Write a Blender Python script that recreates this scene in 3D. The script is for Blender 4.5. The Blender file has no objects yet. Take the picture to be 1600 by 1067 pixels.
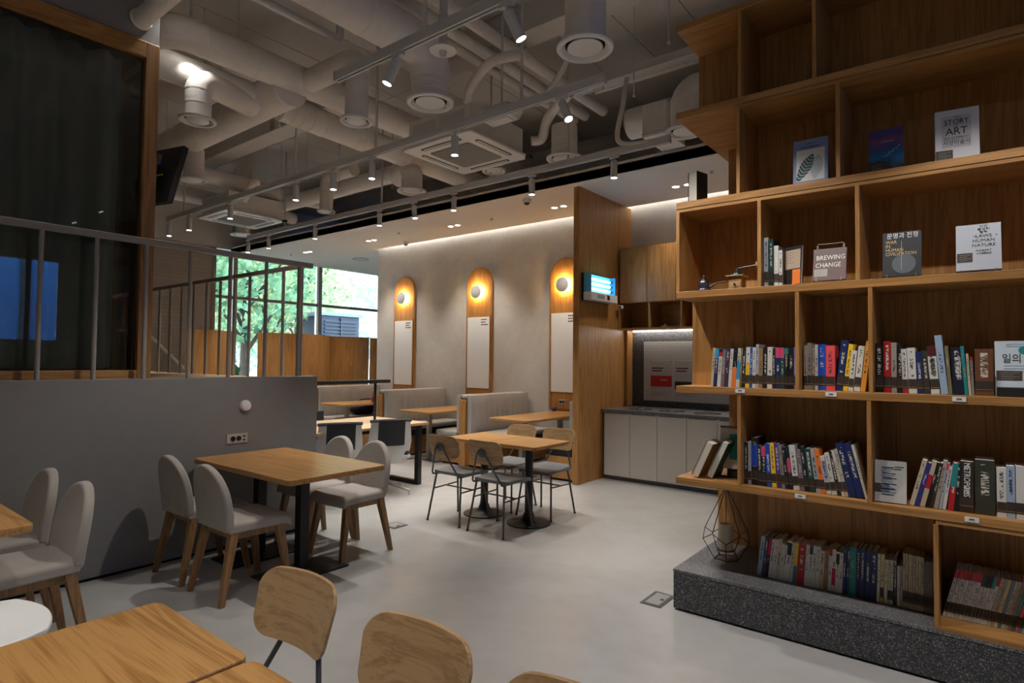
import bpy, bmesh, math, random
from mathutils import Vector, Matrix
random.seed(7)
SC = bpy.context.scene
COL = SC.collection

# ------------------------------------------------------------------ camera
F_PX, YAW, PITCH, ROLL, EYE = 928.57, -0.664721, 0.0322609, 0.00974193, 1.48
_cy, _sy, _cp, _sp, _cr, _sr = math.cos(YAW), math.sin(YAW), math.cos(PITCH), math.sin(PITCH), math.cos(ROLL), math.sin(ROLL)
_fwd = Vector((_sy * _cp, _cy * _cp, _sp)); _r0 = Vector((_cy, -_sy, 0)); _u0 = _r0.cross(_fwd)
_rt = _cr * _r0 + _sr * _u0; _up = -_sr * _r0 + _cr * _u0
cam_d = bpy.data.cameras.new('camera'); cam_d.sensor_width = 36.0; cam_d.lens = F_PX / 1600.0 * 36.0
cam_d.clip_start = 0.05; cam_d.clip_end = 200
cam = bpy.data.objects.new('camera', cam_d); COL.objects.link(cam)
cam.matrix_world = Matrix(((_rt.x, _up.x, -_fwd.x, 0), (_rt.y, _up.y, -_fwd.y, 0), (_rt.z, _up.z, -_fwd.z, EYE), (0, 0, 0, 1)))
SC.camera = cam

# ------------------------------------------------------------------ world / exposure
SPOT_W, DOWN_W, SKY_STR, EXPOSURE = 98.0, 56.0, 2.0, 0.15
W = bpy.data.worlds.new('world'); SC.world = W; W.use_nodes = True
_nt = W.node_tree; _bg = _nt.nodes['Background']
_sky = _nt.nodes.new('ShaderNodeTexSky'); _sky.sky_type = 'NISHITA'; _sky.sun_disc = False
_sky.sun_elevation = math.radians(38); _sky.sun_rotation = math.radians(200); _sky.air_density = 1.2; _sky.dust_density = 1.0
_nt.links.new(_sky.outputs[0], _bg.inputs[0]); _bg.inputs[1].default_value = SKY_STR
SC.view_settings.view_transform = 'Standard'; SC.view_settings.look = 'None'
SC.view_settings.exposure = EXPOSURE; SC.view_settings.gamma = 1.0
try: SC.view_settings.use_curve_mapping = False
except Exception: pass
SC.cycles.use_denoising = True
SC.cycles.max_bounces = 8; SC.cycles.diffuse_bounces = 4; SC.cycles.glossy_bounces = 3
SC.cycles.sample_clamp_indirect = 4.0
sun_d = bpy.data.lights.new('sun', 'SUN'); sun_d.energy = 14.0; sun_d.angle = math.radians(3); sun_d.color = (1.0, .95, .86)
sun = bpy.data.objects.new('sun', sun_d); COL.objects.link(sun)
sun.rotation_euler = Vector((-.25, -.75, -.6)).to_track_quat('-Z', 'Y').to_euler(); sun.location = (-10, 25, 20)

# ------------------------------------------------------------------ materials
MATS = {}
def srgb(r, g, b):
    f = lambda c: (c / 255 / 12.92) if c / 255 <= .04045 else ((c / 255 + .055) / 1.055) ** 2.4
    return (f(r), f(g), f(b), 1)
class NT:
    """small node-tree helper"""
    def __init__(self, name):
        self.m = bpy.data.materials.new(name); self.m.use_nodes = True
        self.t = self.m.node_tree; self.b = self.t.nodes['Principled BSDF']
    def n(self, kind, **kw):
        x = self.t.nodes.new('ShaderNode' + kind)
        for k, v in kw.items():
            if k in x.inputs: x.inputs[k].default_value = v
            else: setattr(x, k, v)
        return x
    def l(self, a, b): self.t.links.new(a, b)
    def ramp(self, fac, stops):
        r = self.n('ValToRGB'); e = r.color_ramp.elements
        while len(e) < len(stops): e.new(.5)
        for k, (p, c) in enumerate(stops): e[k].position = p; e[k].color = c
        self.l(fac, r.inputs[0]); return r.outputs[0]
    def noise(self, vec, scale, detail=3, rough=.5, dist=0):
        x = self.n('TexNoise'); x.inputs['Scale'].default_value = scale; x.inputs['Detail'].default_value = detail
        x.inputs['Roughness'].default_value = rough; x.inputs['Distortion'].default_value = dist
        if vec is not None: self.l(vec, x.inputs['Vector'])
        return x.outputs['Fac']
    def obj(self, scale=(1, 1, 1), jitter=True):
        tc = self.n('TexCoord'); mp = self.n('Mapping'); mp.inputs['Scale'].default_value = scale
        self.l(tc.outputs['Object'], mp.inputs['Vector'])
        if jitter:
            oi = self.n('ObjectInfo'); mu = self.n('Math', operation='MULTIPLY'); mu.inputs[1].default_value = 37.0
            self.l(oi.outputs['Random'], mu.inputs[0]); self.l(mu.outputs[0], mp.inputs['Location'])
        return mp.outputs['Vector']
    def bump(self, h, s=.2, d=.01):
        b = self.n('Bump'); b.inputs['Strength'].default_value = s; b.inputs['Distance'].default_value = d
        self.l(h, b.inputs['Height']); self.l(b.outputs[0], self.b.inputs['Normal'])
def flat(name, col, rough=.5, metal=0.0, spec=None, emit=0.0, noise=0.0):
    if name in MATS: return MATS[name]
    k = NT(name); k.b.inputs['Base Color'].default_value = col; k.b.inputs['Roughness'].default_value = rough; k.b.inputs['Metallic'].default_value = metal
    if spec is not None: k.b.inputs['Specular IOR Level'].default_value = spec
    if emit:
        k.b.inputs['Emission Color'].default_value = col; k.b.inputs['Emission Strength'].default_value = emit
    if noise:
        f = k.noise(k.obj((1, 1, 1)), 9, 4)
        c0 = tuple(v * (1 - noise) for v in col[:3]) + (1,); c1 = tuple(min(1, v * (1 + noise)) for v in col[:3]) + (1,)
        k.l(k.ramp(f, [(.3, c0), (.7, c1)]), k.b.inputs['Base Color'])
    MATS[name] = k.m; return k.m
def wood(name, axis, c_dark, c_light, rough=.45, fine=1.0):
    if name in MATS: return MATS[name]
    k = NT(name)
    sc = {'X': (.7, 9, 9), 'Y': (9, .7, 9), 'Z': (9, 9, .7)}[axis]
    v = k.obj(tuple(s * fine for s in sc))
    a = k.noise(v, 1.1, 3, .5, 1.6)
    wv = k.n('Math', operation='MULTIPLY'); wv.inputs[1].default_value = 26; k.l(a, wv.inputs[0])
    si = k.n('Math', operation='SINE'); k.l(wv.outputs[0], si.inputs[0])
    s2 = {'X': (3, 160, 160), 'Y': (160, 3, 160), 'Z': (160, 160, 3)}[axis]
    g = k.noise(k.obj(s2), 1.0, 2, .6)
    m1 = k.n('Math', operation='MULTIPLY_ADD'); m1.inputs[1].default_value = .16; k.l(si.outputs[0], m1.inputs[0]); k.l(g, m1.inputs[2])
    k.l(k.ramp(m1.outputs[0], [(.25, c_dark), (.62, c_light)]), k.b.inputs['Base Color'])
    k.b.inputs['Roughness'].default_value = rough; k.bump(g, .12, .002)
    MATS[name] = k.m; return k.m
OAK_D, OAK_L = (.29, .13, .034, 1), (.43, .215, .064, 1)
oakX = wood('oak_x', 'X', OAK_D, OAK_L); oakY = wood('oak_y', 'Y', OAK_D, OAK_L); oakZ = wood('oak_z', 'Z', OAK_D, OAK_L)
tblX = wood('table_oak_x', 'X', (.30, .14, .038, 1), (.47, .245, .08, 1), .3); tblY = wood('table_oak_y', 'Y', (.30, .14, .038, 1), (.47, .245, .08, 1), .3)
plyX = wood('ply_x', 'X', (.34, .2, .09, 1), (.47, .30, .15, 1), .4)
ashL = wood('leg_wood', 'Z', (.20, .105, .04, 1), (.33, .18, .075, 1), .45)
framew = wood('frame_wood', 'Z', (.22, .105, .035, 1), (.34, .175, .06, 1), .45)
palew = wood('pale_wood', 'Y', (.48, .31, .17, 1), (.62, .43, .26, 1), .4)
def concrete(name, c0, c1, rough=.8, sc=1.0, bump=.15, jitter=False):
    if name in MATS: return MATS[name]
    k = NT(name); v = k.obj((sc, sc, sc), jitter)
    a = k.noise(v, 1.3, 6, .6, .4); b = k.noise(v, 22, 4, .6)
    ad = k.n('Math', operation='MULTIPLY_ADD'); ad.inputs[1].default_value = .25; k.l(b, ad.inputs[0]); k.l(a, ad.inputs[2])
    k.l(k.ramp(ad.outputs[0], [(.42, c0), (.8, c1)]), k.b.inputs['Base Color'])
    k.b.inputs['Roughness'].default_value = rough; k.bump(b, bump, .004)
    MATS[name] = k.m; return k.m
m_conc = concrete('plaster_wall', (.46, .43, .40, 1), (.62, .59, .555, 1), .8, .8)
m_deck = concrete('deck_paint', (.56, .53, .495, 1), (.64, .61, .575, 1), .75, .5, .05)
def floor_mat():
    k = NT('polished_concrete'); v = k.obj((1, 1, 1), False)
    a = k.noise(v, .8, 4, .55, .5); b = k.noise(v, 7, 3, .5, .2)
    ad = k.n('Math', operation='MULTIPLY_ADD'); ad.inputs[1].default_value = .2; k.l(b, ad.inputs[0]); k.l(a, ad.inputs[2])
    k.l(k.ramp(ad.outputs[0], [(.34, (.35, .338, .32, 1)), (.74, (.46, .448, .43, 1))]), k.b.inputs['Base Color'])
    k.b.inputs['Roughness'].default_value = .27
    k.b.inputs['Specular IOR Level'].default_value = .5
    return k.m
m_floor = floor_mat()
def speckle(name, base, hi, lo, scale=130, rough=.45):
    k = NT(name); v = k.obj((1, 1, 1), False)
    vo = k.n('TexVoronoi'); vo.inputs['Scale'].default_value = scale; k.l(v, vo.inputs['Vector'])
    bw = k.n('RGBToBW'); k.l(vo.outputs['Color'], bw.inputs[0])
    k.l(k.ramp(bw.outputs[0], [(.2, lo), (.42, base), (.66, base), (.86, hi)]), k.b.inputs['Base Color'])
    k.b.inputs['Roughness'].default_value = rough; MATS[name] = k.m; return k.m
m_granite = speckle('dark_granite', (.055, .055, .06, 1), (.26, .26, .27, 1), (.02, .02, .022, 1), 190)
m_gran_top = speckle('grey_granite_top', (.12, .12, .125, 1), (.34, .34, .35, 1), (.05, .05, .055, 1), 190, .3)
m_felt = speckle('speckled_grey_panel', (.06, .06, .062, 1), (.14, .14, .14, 1), (.03, .03, .03, 1), 120, .8)
def fabric(name, c0, c1, scale=420, rough=.95):
    k = NT(name); v = k.obj((1, 1, 1))
    a = k.noise(v, scale, 2, .5); b = k.noise(v, 7, 3)
    ad = k.n('Math', operation='MULTIPLY_ADD'); ad.inputs[1].default_value = .35; k.l(b, ad.inputs[0]); k.l(a, ad.inputs[2])
    k.l(k.ramp(ad.outputs[0], [(.4, c0), (.95, c1)]), k.b.inputs['Base Color']); k.b.inputs['Roughness'].default_value = rough
    k.b.inputs['Sheen Weight'].default_value = .15; k.bump(a, .25, .002); MATS[name] = k.m; return k.m
m_gfab = fabric('warm_grey_fabric', (.31, .275, .24, 1), (.46, .42, .375, 1))
m_booth = fabric('booth_fabric', (.30, .275, .25, 1), (.44, .41, .38, 1))
m_dfab = fabric('charcoal_fabric', (.018, .02, .024, 1), (.035, .038, .043, 1))
m_gseat = fabric('slate_vinyl', (.10, .105, .11, 1), (.135, .14, .145, 1), 60, .5)
m_curtain = fabric('curtain_cloth', (.33, .325, .28, 1), (.44, .43, .37, 1), 300)
m_pony = flat('grey_wall_paint', (.215, .207, .202, 1), .7, noise=.03)
m_rail = flat('rail_paint', (.30, .285, .265, 1), .5)
m_white = flat('white_paint', (.62, .60, .565, 1), .6)
m_wplast = flat('white_plastic', (.78, .78, .77, 1), .35)
m_soffit = flat('soffit_paint', (.80, .74, .66, 1), .8, noise=.02)
m_duct = concrete('duct_wrap', (.74, .70, .655, 1), (.86, .825, .78, 1), .75, 3.0, .5, True)
m_track = flat('track_white', (.62, .62, .63, 1), .45)
m_black = flat('black_metal', (.008, .008, .009, 1), .4)
m_blackp = flat('black_plastic', (.012, .012, .013, 1), .5)
m_steel = flat('grey_steel', (.11, .11, .112, 1), .42, .3)
m_alu = flat('silver_aluminium', (.62, .62, .63, 1), .3, .9)
m_chrome = flat('stainless', (.7, .7, .7, 1), .12, 1.0)
m_cab = flat('cabinet_laminate', (.62, .585, .535, 1), .55)
m_dark = flat('dark_gap', (.01, .01, .01, 1), .9)
m_ink = flat('ink_black', (.012, .012, .014, 1), .7)
m_inkw = flat('ink_white', (.85, .85, .83, 1), .7)
m_gold = flat('ink_gold', (.62, .45, .18, 1), .6)
m_paper = flat('page_paper', (.66, .62, .54, 1), .85, noise=.05)
m_wboard = flat('whiteboard', (.86, .87, .88, 1), .25)
m_lampw = flat('lamp_face', (1, .96, .90, 1), .4, emit=14.0)
m_warm = flat('warm_led', (1, .62, .20, 1), .4, emit=170.0)
m_cove = flat('cove_led', (1, .97, .92, 1), .4, emit=26.0)
m_disc = flat('sconce_disc', (.42, .42, .43, 1), .5)
def glass(name, tint=(1, 1, 1, 1), rough=0.0, refl=1.0):
    k = NT(name); t = k.t
    tr = k.n('BsdfTransparent'); tr.inputs[0].default_value = tint; gl = k.n('BsdfGlossy'); gl.inputs['Roughness'].default_value = rough
    fr = k.n('Fresnel'); fr.inputs[0].default_value = 1.5; mu = k.n('Math', operation='MULTIPLY'); mu.inputs[1].default_value = refl
    k.l(fr.outputs[0], mu.inputs[0]); mx = k.n('MixShader'); k.l(mu.outputs[0], mx.inputs[0]); k.l(tr.outputs[0], mx.inputs[1]); k.l(gl.outputs[0], mx.inputs[2])
    k.l(mx.outputs[0], t.nodes['Material Output'].inputs[0]); MATS[name] = k.m; return k.m
m_glass = glass('window_glass', (.93, .97, .98, 1)); m_rglass = glass('room_glass', (.82, .86, .83, 1), 0, 1.6)

# ------------------------------------------------------------------ mesh helpers
class MB:
    def __init__(self): self.v = []; self.f = []; self.xf = None
    def add(self, vs, fs):
        k = len(self.v)
        if self.xf is not None: vs = [tuple(self.xf @ Vector(p)) for p in vs]
        self.v += [tuple(p) for p in vs]; self.f += [tuple(i + k for i in f) for f in fs]; return self
    def box(self, x0, x1, y0, y1, z0, z1):
        return self.add([(x0, y0, z0), (x1, y0, z0), (x1, y1, z0), (x0, y1, z0), (x0, y0, z1), (x1, y0, z1), (x1, y1, z1), (x0, y1, z1)],
                        [(0, 3, 2, 1), (4, 5, 6, 7), (0, 1, 5, 4), (1, 2, 6, 5), (2, 3, 7, 6), (3, 0, 4, 7)])
    def prism(self, pts, axis, a, b):
        """polygon in the two other axes extruded along axis from a to b"""
        n = len(pts)
        def P(p, t): return {'x': (t, p[0], p[1]), 'y': (p[0], t, p[1]), 'z': (p[0], p[1], t)}[axis]
        vs = [P(p, a) for p in pts] + [P(p, b) for p in pts]
        fs = [tuple(range(n))[::-1], tuple(range(n, 2 * n))] + [(i, (i + 1) % n, n + (i + 1) % n, n + i) for i in range(n)]
        return self.add(vs, fs)
    def tube(self, pts, r, n=10, caps=True, closed=False):
        pts = [Vector(p) for p in pts]; m = len(pts); rs = r if isinstance(r, (list, tuple)) else [r] * m
        vs = []; prev = None
        for i, p in enumerate(pts):
            if closed: t = (pts[(i + 1) % m] - pts[i - 1]).normalized()
            else: t = (pts[min(i + 1, m - 1)] - pts[max(i - 1, 0)]).normalized()
            if prev is None:
                a = Vector((0, 0, 1)) if abs(t.z) < .9 else Vector((1, 0, 0)); u = t.cross(a).normalized()
            else:
                u = (prev - t * prev.dot(t)); u = u.normalized() if u.length > 1e-6 else t.orthogonal().normalized()
            prev = u; w = t.cross(u)
            for k in range(n):
                an = 2 * math.pi * k / n; vs.append(p + (u * math.cos(an) + w * math.sin(an)) * rs[i])
        fs = []
        for i in range(m if closed else m - 1):
            for k in range(n):
                a = i * n + k; b = i * n + (k + 1) % n; j = ((i + 1) % m) * n
                fs.append((a, b, j + (k + 1) % n, j + k))
        if caps and not closed: fs += [tuple(range(n))[::-1], tuple(range((m - 1) * n, m * n))]
        return self.add(vs, fs)
    def lathe(self, c, prof, n=24, axis='z'):
        vs = []; fs = []
        for (r, h) in prof:
            for k in range(n):
                an = 2 * math.pi * k / n; p = (r * math.cos(an), r * math.sin(an), h)
                if axis == 'y': p = (p[0], p[2], p[1])
                if axis == 'x': p = (p[2], p[0], p[1])
                vs.append((c[0] + p[0], c[1] + p[1], c[2] + p[2]))
        for i in range(len(prof) - 1):
            for k in range(n):
                a = i * n + k; b = i * n + (k + 1) % n; fs.append((a, b, b + n, a + n))
        fs += [tuple(range(n))[::-1], tuple(range((len(prof) - 1) * n, len(prof) * n))]
        return self.add(vs, fs)
    def sheet(self, fn, nu, nv, th=None):
        """surface fn(u,v); th gives thickness along fn's third return normal: fn returns (p, nrm)"""
        vs = []; fs = []
        for j in range(nv + 1):
            for i in range(nu + 1):
                p, nr = fn(i / nu, j / nv); vs.append(tuple(p))
        if th:
            for j in range(nv + 1):
                for i in range(nu + 1):
                    p, nr = fn(i / nu, j / nv); vs.append(tuple(Vector(p) + Vector(nr) * th))
        w = nu + 1; N = w * (nv + 1)
        for j in range(nv):
            for i in range(nu):
                a = j * w + i; fs.append((a, a + 1, a + 1 + w, a + w))
                if th: fs.append((N + a, N + a + w, N + a + 1 + w, N + a + 1))
        if th:
            ring = [i for i in range(w)] + [j * w + nu for j in range(1, nv + 1)] + [nv * w + i for i in range(nu - 1, -1, -1)] + [j * w for j in range(nv - 1, 0, -1)]
            for k in range(len(ring)):
                a, b = ring[k], ring[(k + 1) % len(ring)]; fs.append((a, N + a, N + b, b))
        return self.add(vs, fs)
    def build(self, name, mat, parent=None, smooth=False, bevel=0.0, world=True, seg=2, sub=0):
        me = bpy.data.meshes.new(name)
        vs = self.v
        if parent is not None and world:
            inv = root_matrix(parent).inverted(); vs = [tuple(inv @ Vector(p)) for p in vs]
        me.from_pydata([tuple(p) for p in vs], [], self.f); me.update()
        bm = bmesh.new(); bm.from_mesh(me); bmesh.ops.recalc_face_normals(bm, faces=bm.faces); bm.to_mesh(me); bm.free()
        me.materials.append(mat)
        if smooth:
            me.polygons.foreach_set('use_smooth', [True] * len(me.polygons))
            try: me.set_sharp_from_angle(angle=math.radians(40))
            except Exception: pass
        o = bpy.data.objects.new(name, me); COL.objects.link(o)
        if parent is not None: o.parent = parent
        if bevel:
            md = o.modifiers.new('bevel', 'BEVEL'); md.width = bevel; md.segments = seg; md.limit_method = 'ANGLE'; md.angle_limit = math.radians(40)
        if sub:
            md = o.modifiers.new('subdivision', 'SUBSURF'); md.levels = sub; md.render_levels = sub
        return o
def root_matrix(o):
    m = o.matrix_basis.copy()
    while o.parent is not None:
        o = o.parent; m = o.matrix_basis @ m
    return m
def thing(name, label, cat, loc=(0, 0, 0), rotz=0.0, group=None):
    o = bpy.data.objects.new(name, None); COL.objects.link(o); o.empty_display_size = .1
    o.location = loc; o.rotation_euler = (0, 0, rotz); tag(o, label, cat, group)
    return o
def tag(o, label, cat=None, group=None):
    o['label'] = label
    if cat: o['category'] = cat
    if group: o['group'] = group
    return o
def struct(o, label=None):
    o['kind'] = 'structure'
    if label: o['label'] = label
    return o
def sroot(name, loc=(0, 0, 0), label=None):
    o = bpy.data.objects.new(name, None); COL.objects.link(o); o.location = loc
    return struct(o, label)
def dup(root, loc, rotz=0.0, label=None, group=None):
    r = root.copy(); COL.objects.link(r); r.location = loc; r.rotation_euler = (0, 0, rotz)
    if label: r['label'] = label
    if group: r['group'] = group
    for ch in list(root.children):
        c = ch.copy(); COL.objects.link(c); c.parent = r
        for g in list(ch.children):
            d = g.copy(); COL.objects.link(d); d.parent = c
    return r
def B(*a): return MB().box(*a)
def rrect(x0, x1, y0, y1, r, n=5):
    out = []
    for cx, cy, a0 in ((x1 - r, y1 - r, 0), (x0 + r, y1 - r, 90), (x0 + r, y0 + r, 180), (x1 - r, y0 + r, 270)):
        for k in range(n + 1):
            a = math.radians(a0 + 90 * k / n); out.append((cx + r * math.cos(a), cy + r * math.sin(a)))
    return out
def spot(parent, loc, target, watts, size=60, blend=.6, col=(1, .955, .90), rad=.016):
    d = bpy.data.lights.new('lamp_beam', 'SPOT'); d.energy = watts; d.spot_size = math.radians(size); d.spot_blend = blend; d.color = col; d.shadow_soft_size = rad
    o = bpy.data.objects.new('lamp_beam', d); COL.objects.link(o)
    v = Vector(target) - Vector(loc); q = v.to_track_quat('-Z', 'Y')
    m = Matrix.Translation(Vector(loc)) @ q.to_matrix().to_4x4()
    if parent is not None:
        o.parent = parent; m = root_matrix(parent).inverted() @ m
    o.matrix_basis = m
    return o
def lettering(body, size, mat, parent, m, name='lettering', align='CENTER', squeeze=1.0, depth=.0006):
    """mesh lettering; m maps text plane (x right, y up) to the world"""
    cu = bpy.data.curves.new('txt', 'FONT'); cu.body = body; cu.size = size; cu.align_x = align; cu.align_y = 'CENTER'; cu.extrude = depth; cu.resolution_u = 2
    to = bpy.data.objects.new('txt', cu); COL.objects.link(to)
    dg = bpy.context.evaluated_depsgraph_get(); me = bpy.data.meshes.new_from_object(to.evaluated_get(dg))
    bpy.data.objects.remove(to); bpy.data.curves.remove(cu)
    mm = root_matrix(parent).inverted() @ m @ Matrix.Diagonal((squeeze, 1, 1, 1))
    me.transform(mm); me.materials.clear(); me.materials.append(mat); me.name = name
    o = bpy.data.objects.new(name, me); COL.objects.link(o); o.parent = parent
    return o
def frame_m(origin, right, up):
    r = Vector(right).normalized(); u = Vector(up).normalized(); n = r.cross(u)
    return Matrix(((r.x, u.x, n.x, origin[0]), (r.y, u.y, n.y, origin[1]), (r.z, u.z, n.z, origin[2]), (0, 0, 0, 1)))

# ================================================================== THE SETTING
ZC = 4.75                                    # underside of the deck
SOF = 3.606                                  # underside of the dropped ceiling
struct(B(-12.3, 3.3, -3.2, 10.1, -.12, 0).build('floor', m_floor), 'pale polished concrete floor')
ceil = struct(B(-12.3, 3.3, -3.2, 10.1, ZC + .03, ZC + .15).build('ceiling', m_dark))
_pm = None
for i in range(26):
    for j in range(5):
        x0 = -12.2 + i * .595; y0 = -3.1 + j * 2.64
        if _pm is None:
            o = B(0, .587, 0, 2.632, 0, .03).build('panel', m_deck, ceil, world=False); _pm = o.data
        else:
            o = bpy.data.objects.new('panel', _pm); COL.objects.link(o); o.parent = ceil
        o.location = (x0, y0, ZC)
# beams under the deck
for (a, b_, c, d, e, f) in ((-12.2, -5.9, 4.05, 4.33, 4.42, ZC), (-4.6, 3.2, 4.25, 4.5, 4.48, ZC), (-12.2, 3.2, 1.55, 1.8, 4.5, ZC)):
    o = struct(B(a, b_, c, d, e, f).build('trim_1', m_deck, bevel=.01))
wb = struct(B(-9.2, 3.3, 7.48, 7.7, 0, ZC).build('wall_back', m_conc), 'trowelled grey-beige plaster wall')
struct(B(-12.3, 3.3, 9.95, 10.1, 0, ZC).build('wall_end', m_white))
struct(B(3.2, 3.3, -3.1, 1.5, 0, ZC).box(3.2, 3.3, 3.35, 7.5, 0, ZC).box(3.2, 3.3, 1.5, 3.35, 0, 1.7).box(3.2, 3.3, 1.5, 3.35, 3.2, ZC).build('wall_right', m_white))
struct(B(-12.3, 3.3, -3.2, -3.1, 0, ZC).build('wall_front', m_white))
# window in the right-hand wall (seen only as a reflection in the room glass)
w2 = sroot('window_2', (3.25, 2.42, 1.7))
B(3.2, 3.28, 1.5, 1.56, 1.7, 3.2).box(3.2, 3.28, 3.29, 3.35, 1.7, 3.2).box(3.2, 3.28, 1.56, 3.29, 1.7, 1.76).box(3.2, 3.28, 1.56, 3.29, 3.14, 3.2).box(3.2, 3.28, 2.4, 2.45, 1.76, 3.14).build('window_frame', m_white, w2)
B(3.235, 3.245, 1.56, 2.4, 1.76, 3.14).build('pane', m_glass, w2); B(3.235, 3.245, 2.45, 3.29, 1.76, 3.14).build('pane', m_glass, w2)
# beige brick-textured wall on the left and wall over the glass front
def brick_plaster():
    k = NT('scored_plaster'); v = k.obj((1, 1, 1), False)
    br = k.n('TexBrick'); br.inputs['Scale'].default_value = 1.0; br.inputs['Mortar Size'].default_value = .004
    br.inputs['Brick Width'].default_value = .6; br.inputs['Row Height'].default_value = .075
    br.inputs['Color1'].default_value = (.40, .345, .29, 1); br.inputs['Color2'].default_value = (.43, .37, .315, 1); br.inputs['Mortar'].default_value = (.33, .285, .24, 1)
    sw = k.n('SeparateXYZ'); cb = k.n('CombineXYZ'); k.l(v, sw.inputs[0]); k.l(sw.outputs[1], cb.inputs[0]); k.l(sw.outputs[2], cb.inputs[1]); k.l(cb.outputs[0], br.inputs['Vector'])
    k.l(br.outputs['Color'], k.b.inputs['Base Color']); k.b.inputs['Roughness'].default_value = .85
    return k.m
m_brick = brick_plaster()
struct(B(-12.3, -12, -3.1, 5.6, 0, ZC).build('wall_left', m_brick), 'beige scored plaster wall beyond the stair')
struct(B(-12.0, -11.86, 4.4, 5.6, 3.7, ZC).box(-12.3, -12, 5.6, 9.95, 3.69, ZC).build('wall_left_upper', m_white))
struct(B(-12.3, -12, 5.6, 9.95, 0, .08).build('trim_2', m_white))
# glass front
w1 = sroot('window_1', (-12.1, 7.7, .08), 'tall glass front with grey mullions')
for y in (5.63, 6.07, 8.08, 9.9):
    B(-12.14, -12.0, y - .045, y + .045, .08, 3.69).build('mullion', m_rail, w1)
for a, b_ in ((5.675, 6.025), (6.115, 8.035), (8.125, 9.855)):
    B(-12.12, -12.02, a, b_, 2.69, 2.75).build('transom', m_rail, w1); B(-12.12, -12.02, a, b_, .08, .15).build('transom', m_rail, w1)
    B(-12.075, -12.065, a, b_, .15, 2.69).build('pane', m_glass, w1); B(-12.075, -12.065, a, b_, 2.75, 3.69).build('pane', m_glass, w1)
# dropped ceiling with lit slot along the plaster wall
so = struct(B(-12.0, 3.2, 5.96, 7.36, SOF, SOF + .1).box(-12.0, -9.2, 7.36, 9.95, SOF, SOF + .1).box(-12.0, 3.2, 5.96, 5.98, SOF, SOF + .13).box(-9.2, 3.2, 7.30, 7.48, SOF + .2, SOF + .23).box(-9.2, 3.2, 7.30, 7.32, SOF + .1, SOF + .2).build('ceiling_dropped', m_soffit), 'cream dropped ceiling over the booths')
B(-9.1, 3.1, 7.335, 7.355, SOF + .11, SOF + .125).build('led_strip', m_cove, so)
# oak clad partition
pa = struct(B(-3.86, -3.777, 6.12, 7.48, 0, SOF).build('wall_partition', oakZ, bevel=.003), 'tall oak clad partition at the end of the booths')

# ------------------------------------------------------------------ raised platform, low wall, railings
struct(B(-4.74, -4.62, -3.1, 3.1, .02, 1.327).build('wall_platform', m_pony, bevel=.004), 'low mid-grey wall edging the raised platform')
struct(B(-4.73, -4.635, -3.1, 3.09, 0, .02).build('shadow_line_left', m_dark))  # near-black strip paints the shadow line along the foot of the low wall
fp = struct(B(-8.4, -4.74, -3.1, 3.1, 0, 1.28).build('floor_platform', m_pony))
_bm = None
for i in range(24):
    if _bm is None:
        o = B(0, .148, 0, 6.18, 0, .02).build('plank', palew, fp, world=False); _bm = o.data
    else:
        o = bpy.data.objects.new('plank', _bm); COL.objects.link(o); o.parent = fp
    o.location = (-8.38 + i * .1515, -3.09, 1.28)
def railing(name, label, run, a, b_, fixed, posts, z0, z1):
    t = thing(name, label, 'railing', (fixed if run == 'y' else (a + b_) / 2, (a + b_) / 2 if run == 'y' else fixed, z0))
    if run == 'y': B(fixed - .022, fixed + .022, a, b_, z1 - .045, z1).build('top_rail', m_rail, t, bevel=.005)
    else: B(a, b_, fixed - .018, fixed + .018, z1 - .04, z1).build('top_rail', m_rail, t, bevel=.005)
    for p in posts:
        q = (fixed, p) if run == 'y' else (p, fixed)
        MB().tube([(q[0], q[1], z0), (q[0], q[1], z1 - .04)], .0145, 12).build('baluster', m_rail, t, smooth=True)
    return t
railing('railing', 'grey steel railing standing on top of the low grey wall', 'y', -2.9, 3.045, -4.655, [-1.62 + .3025 * i for i in range(16)], 1.327, 2.325)
railing('railing', 'grey steel railing across the far end of the raised platform', 'x', -8.35, -4.72, 3.0, [-7.74 + .3 * i for i in range(11)] + [-8.04, -8.3], 1.30, 2.325)
# stair rail against the beige wall
t = thing('stair_rail', 'white sloping stair handrail against the beige wall', 'handrail', (-10.4, 4.2, 0))
MB().tube([(-11.8, 4.0, 2.28), (-11.8, 5.3, 1.0)], .03, 10).build('handrail', m_wplast, t, smooth=True)
for i in range(5):
    y = 4.05 + i * .28; MB().tube([(-11.8, y, 0), (-11.8, y, 2.23 - (y - 4.0) * .985)], .012, 8).build('baluster', m_rail, t, smooth=True)

# ------------------------------------------------------------------ glazed meeting room on the platform
XF = -4.79
struct(B(-4.87, XF + .03, -3.1, 1.79, 3.78, ZC).box(-8.4, -4.87, 1.70, 1.79, 3.78, ZC).build('wall_room_upper', m_pony), 'dark grey wall above the glazed room')
w3 = sroot('window_3', (XF, .3, 1.30), 'oak framed glazing of the meeting room')
B(XF - .05, XF + .045, 1.70, 1.79, 1.30, 3.78).build('frame_post', framew, w3, bevel=.003)
B(XF - .05, XF + .045, -3.1, 1.70, 3.665, 3.78).build('frame_head', oakY, w3, bevel=.003)
B(XF - .05, XF + .045, -3.1, 1.70, 1.30, 1.385).build('frame_sill', oakY, w3, bevel=.003)
B(XF - .005, XF + .005, -3.1, 1.70, 1.385, 3.665).build('pane', m_rglass, w3)
w4 = sroot('window_4', (-6.5, 1.745, 1.30), 'oak framed side glazing of the meeting room')
for x in (-5.35, -6.4, -8.35): B(x - .05, x + .05, 1.70, 1.79, 1.30, 3.78).build('frame_post', framew, w4)
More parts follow.
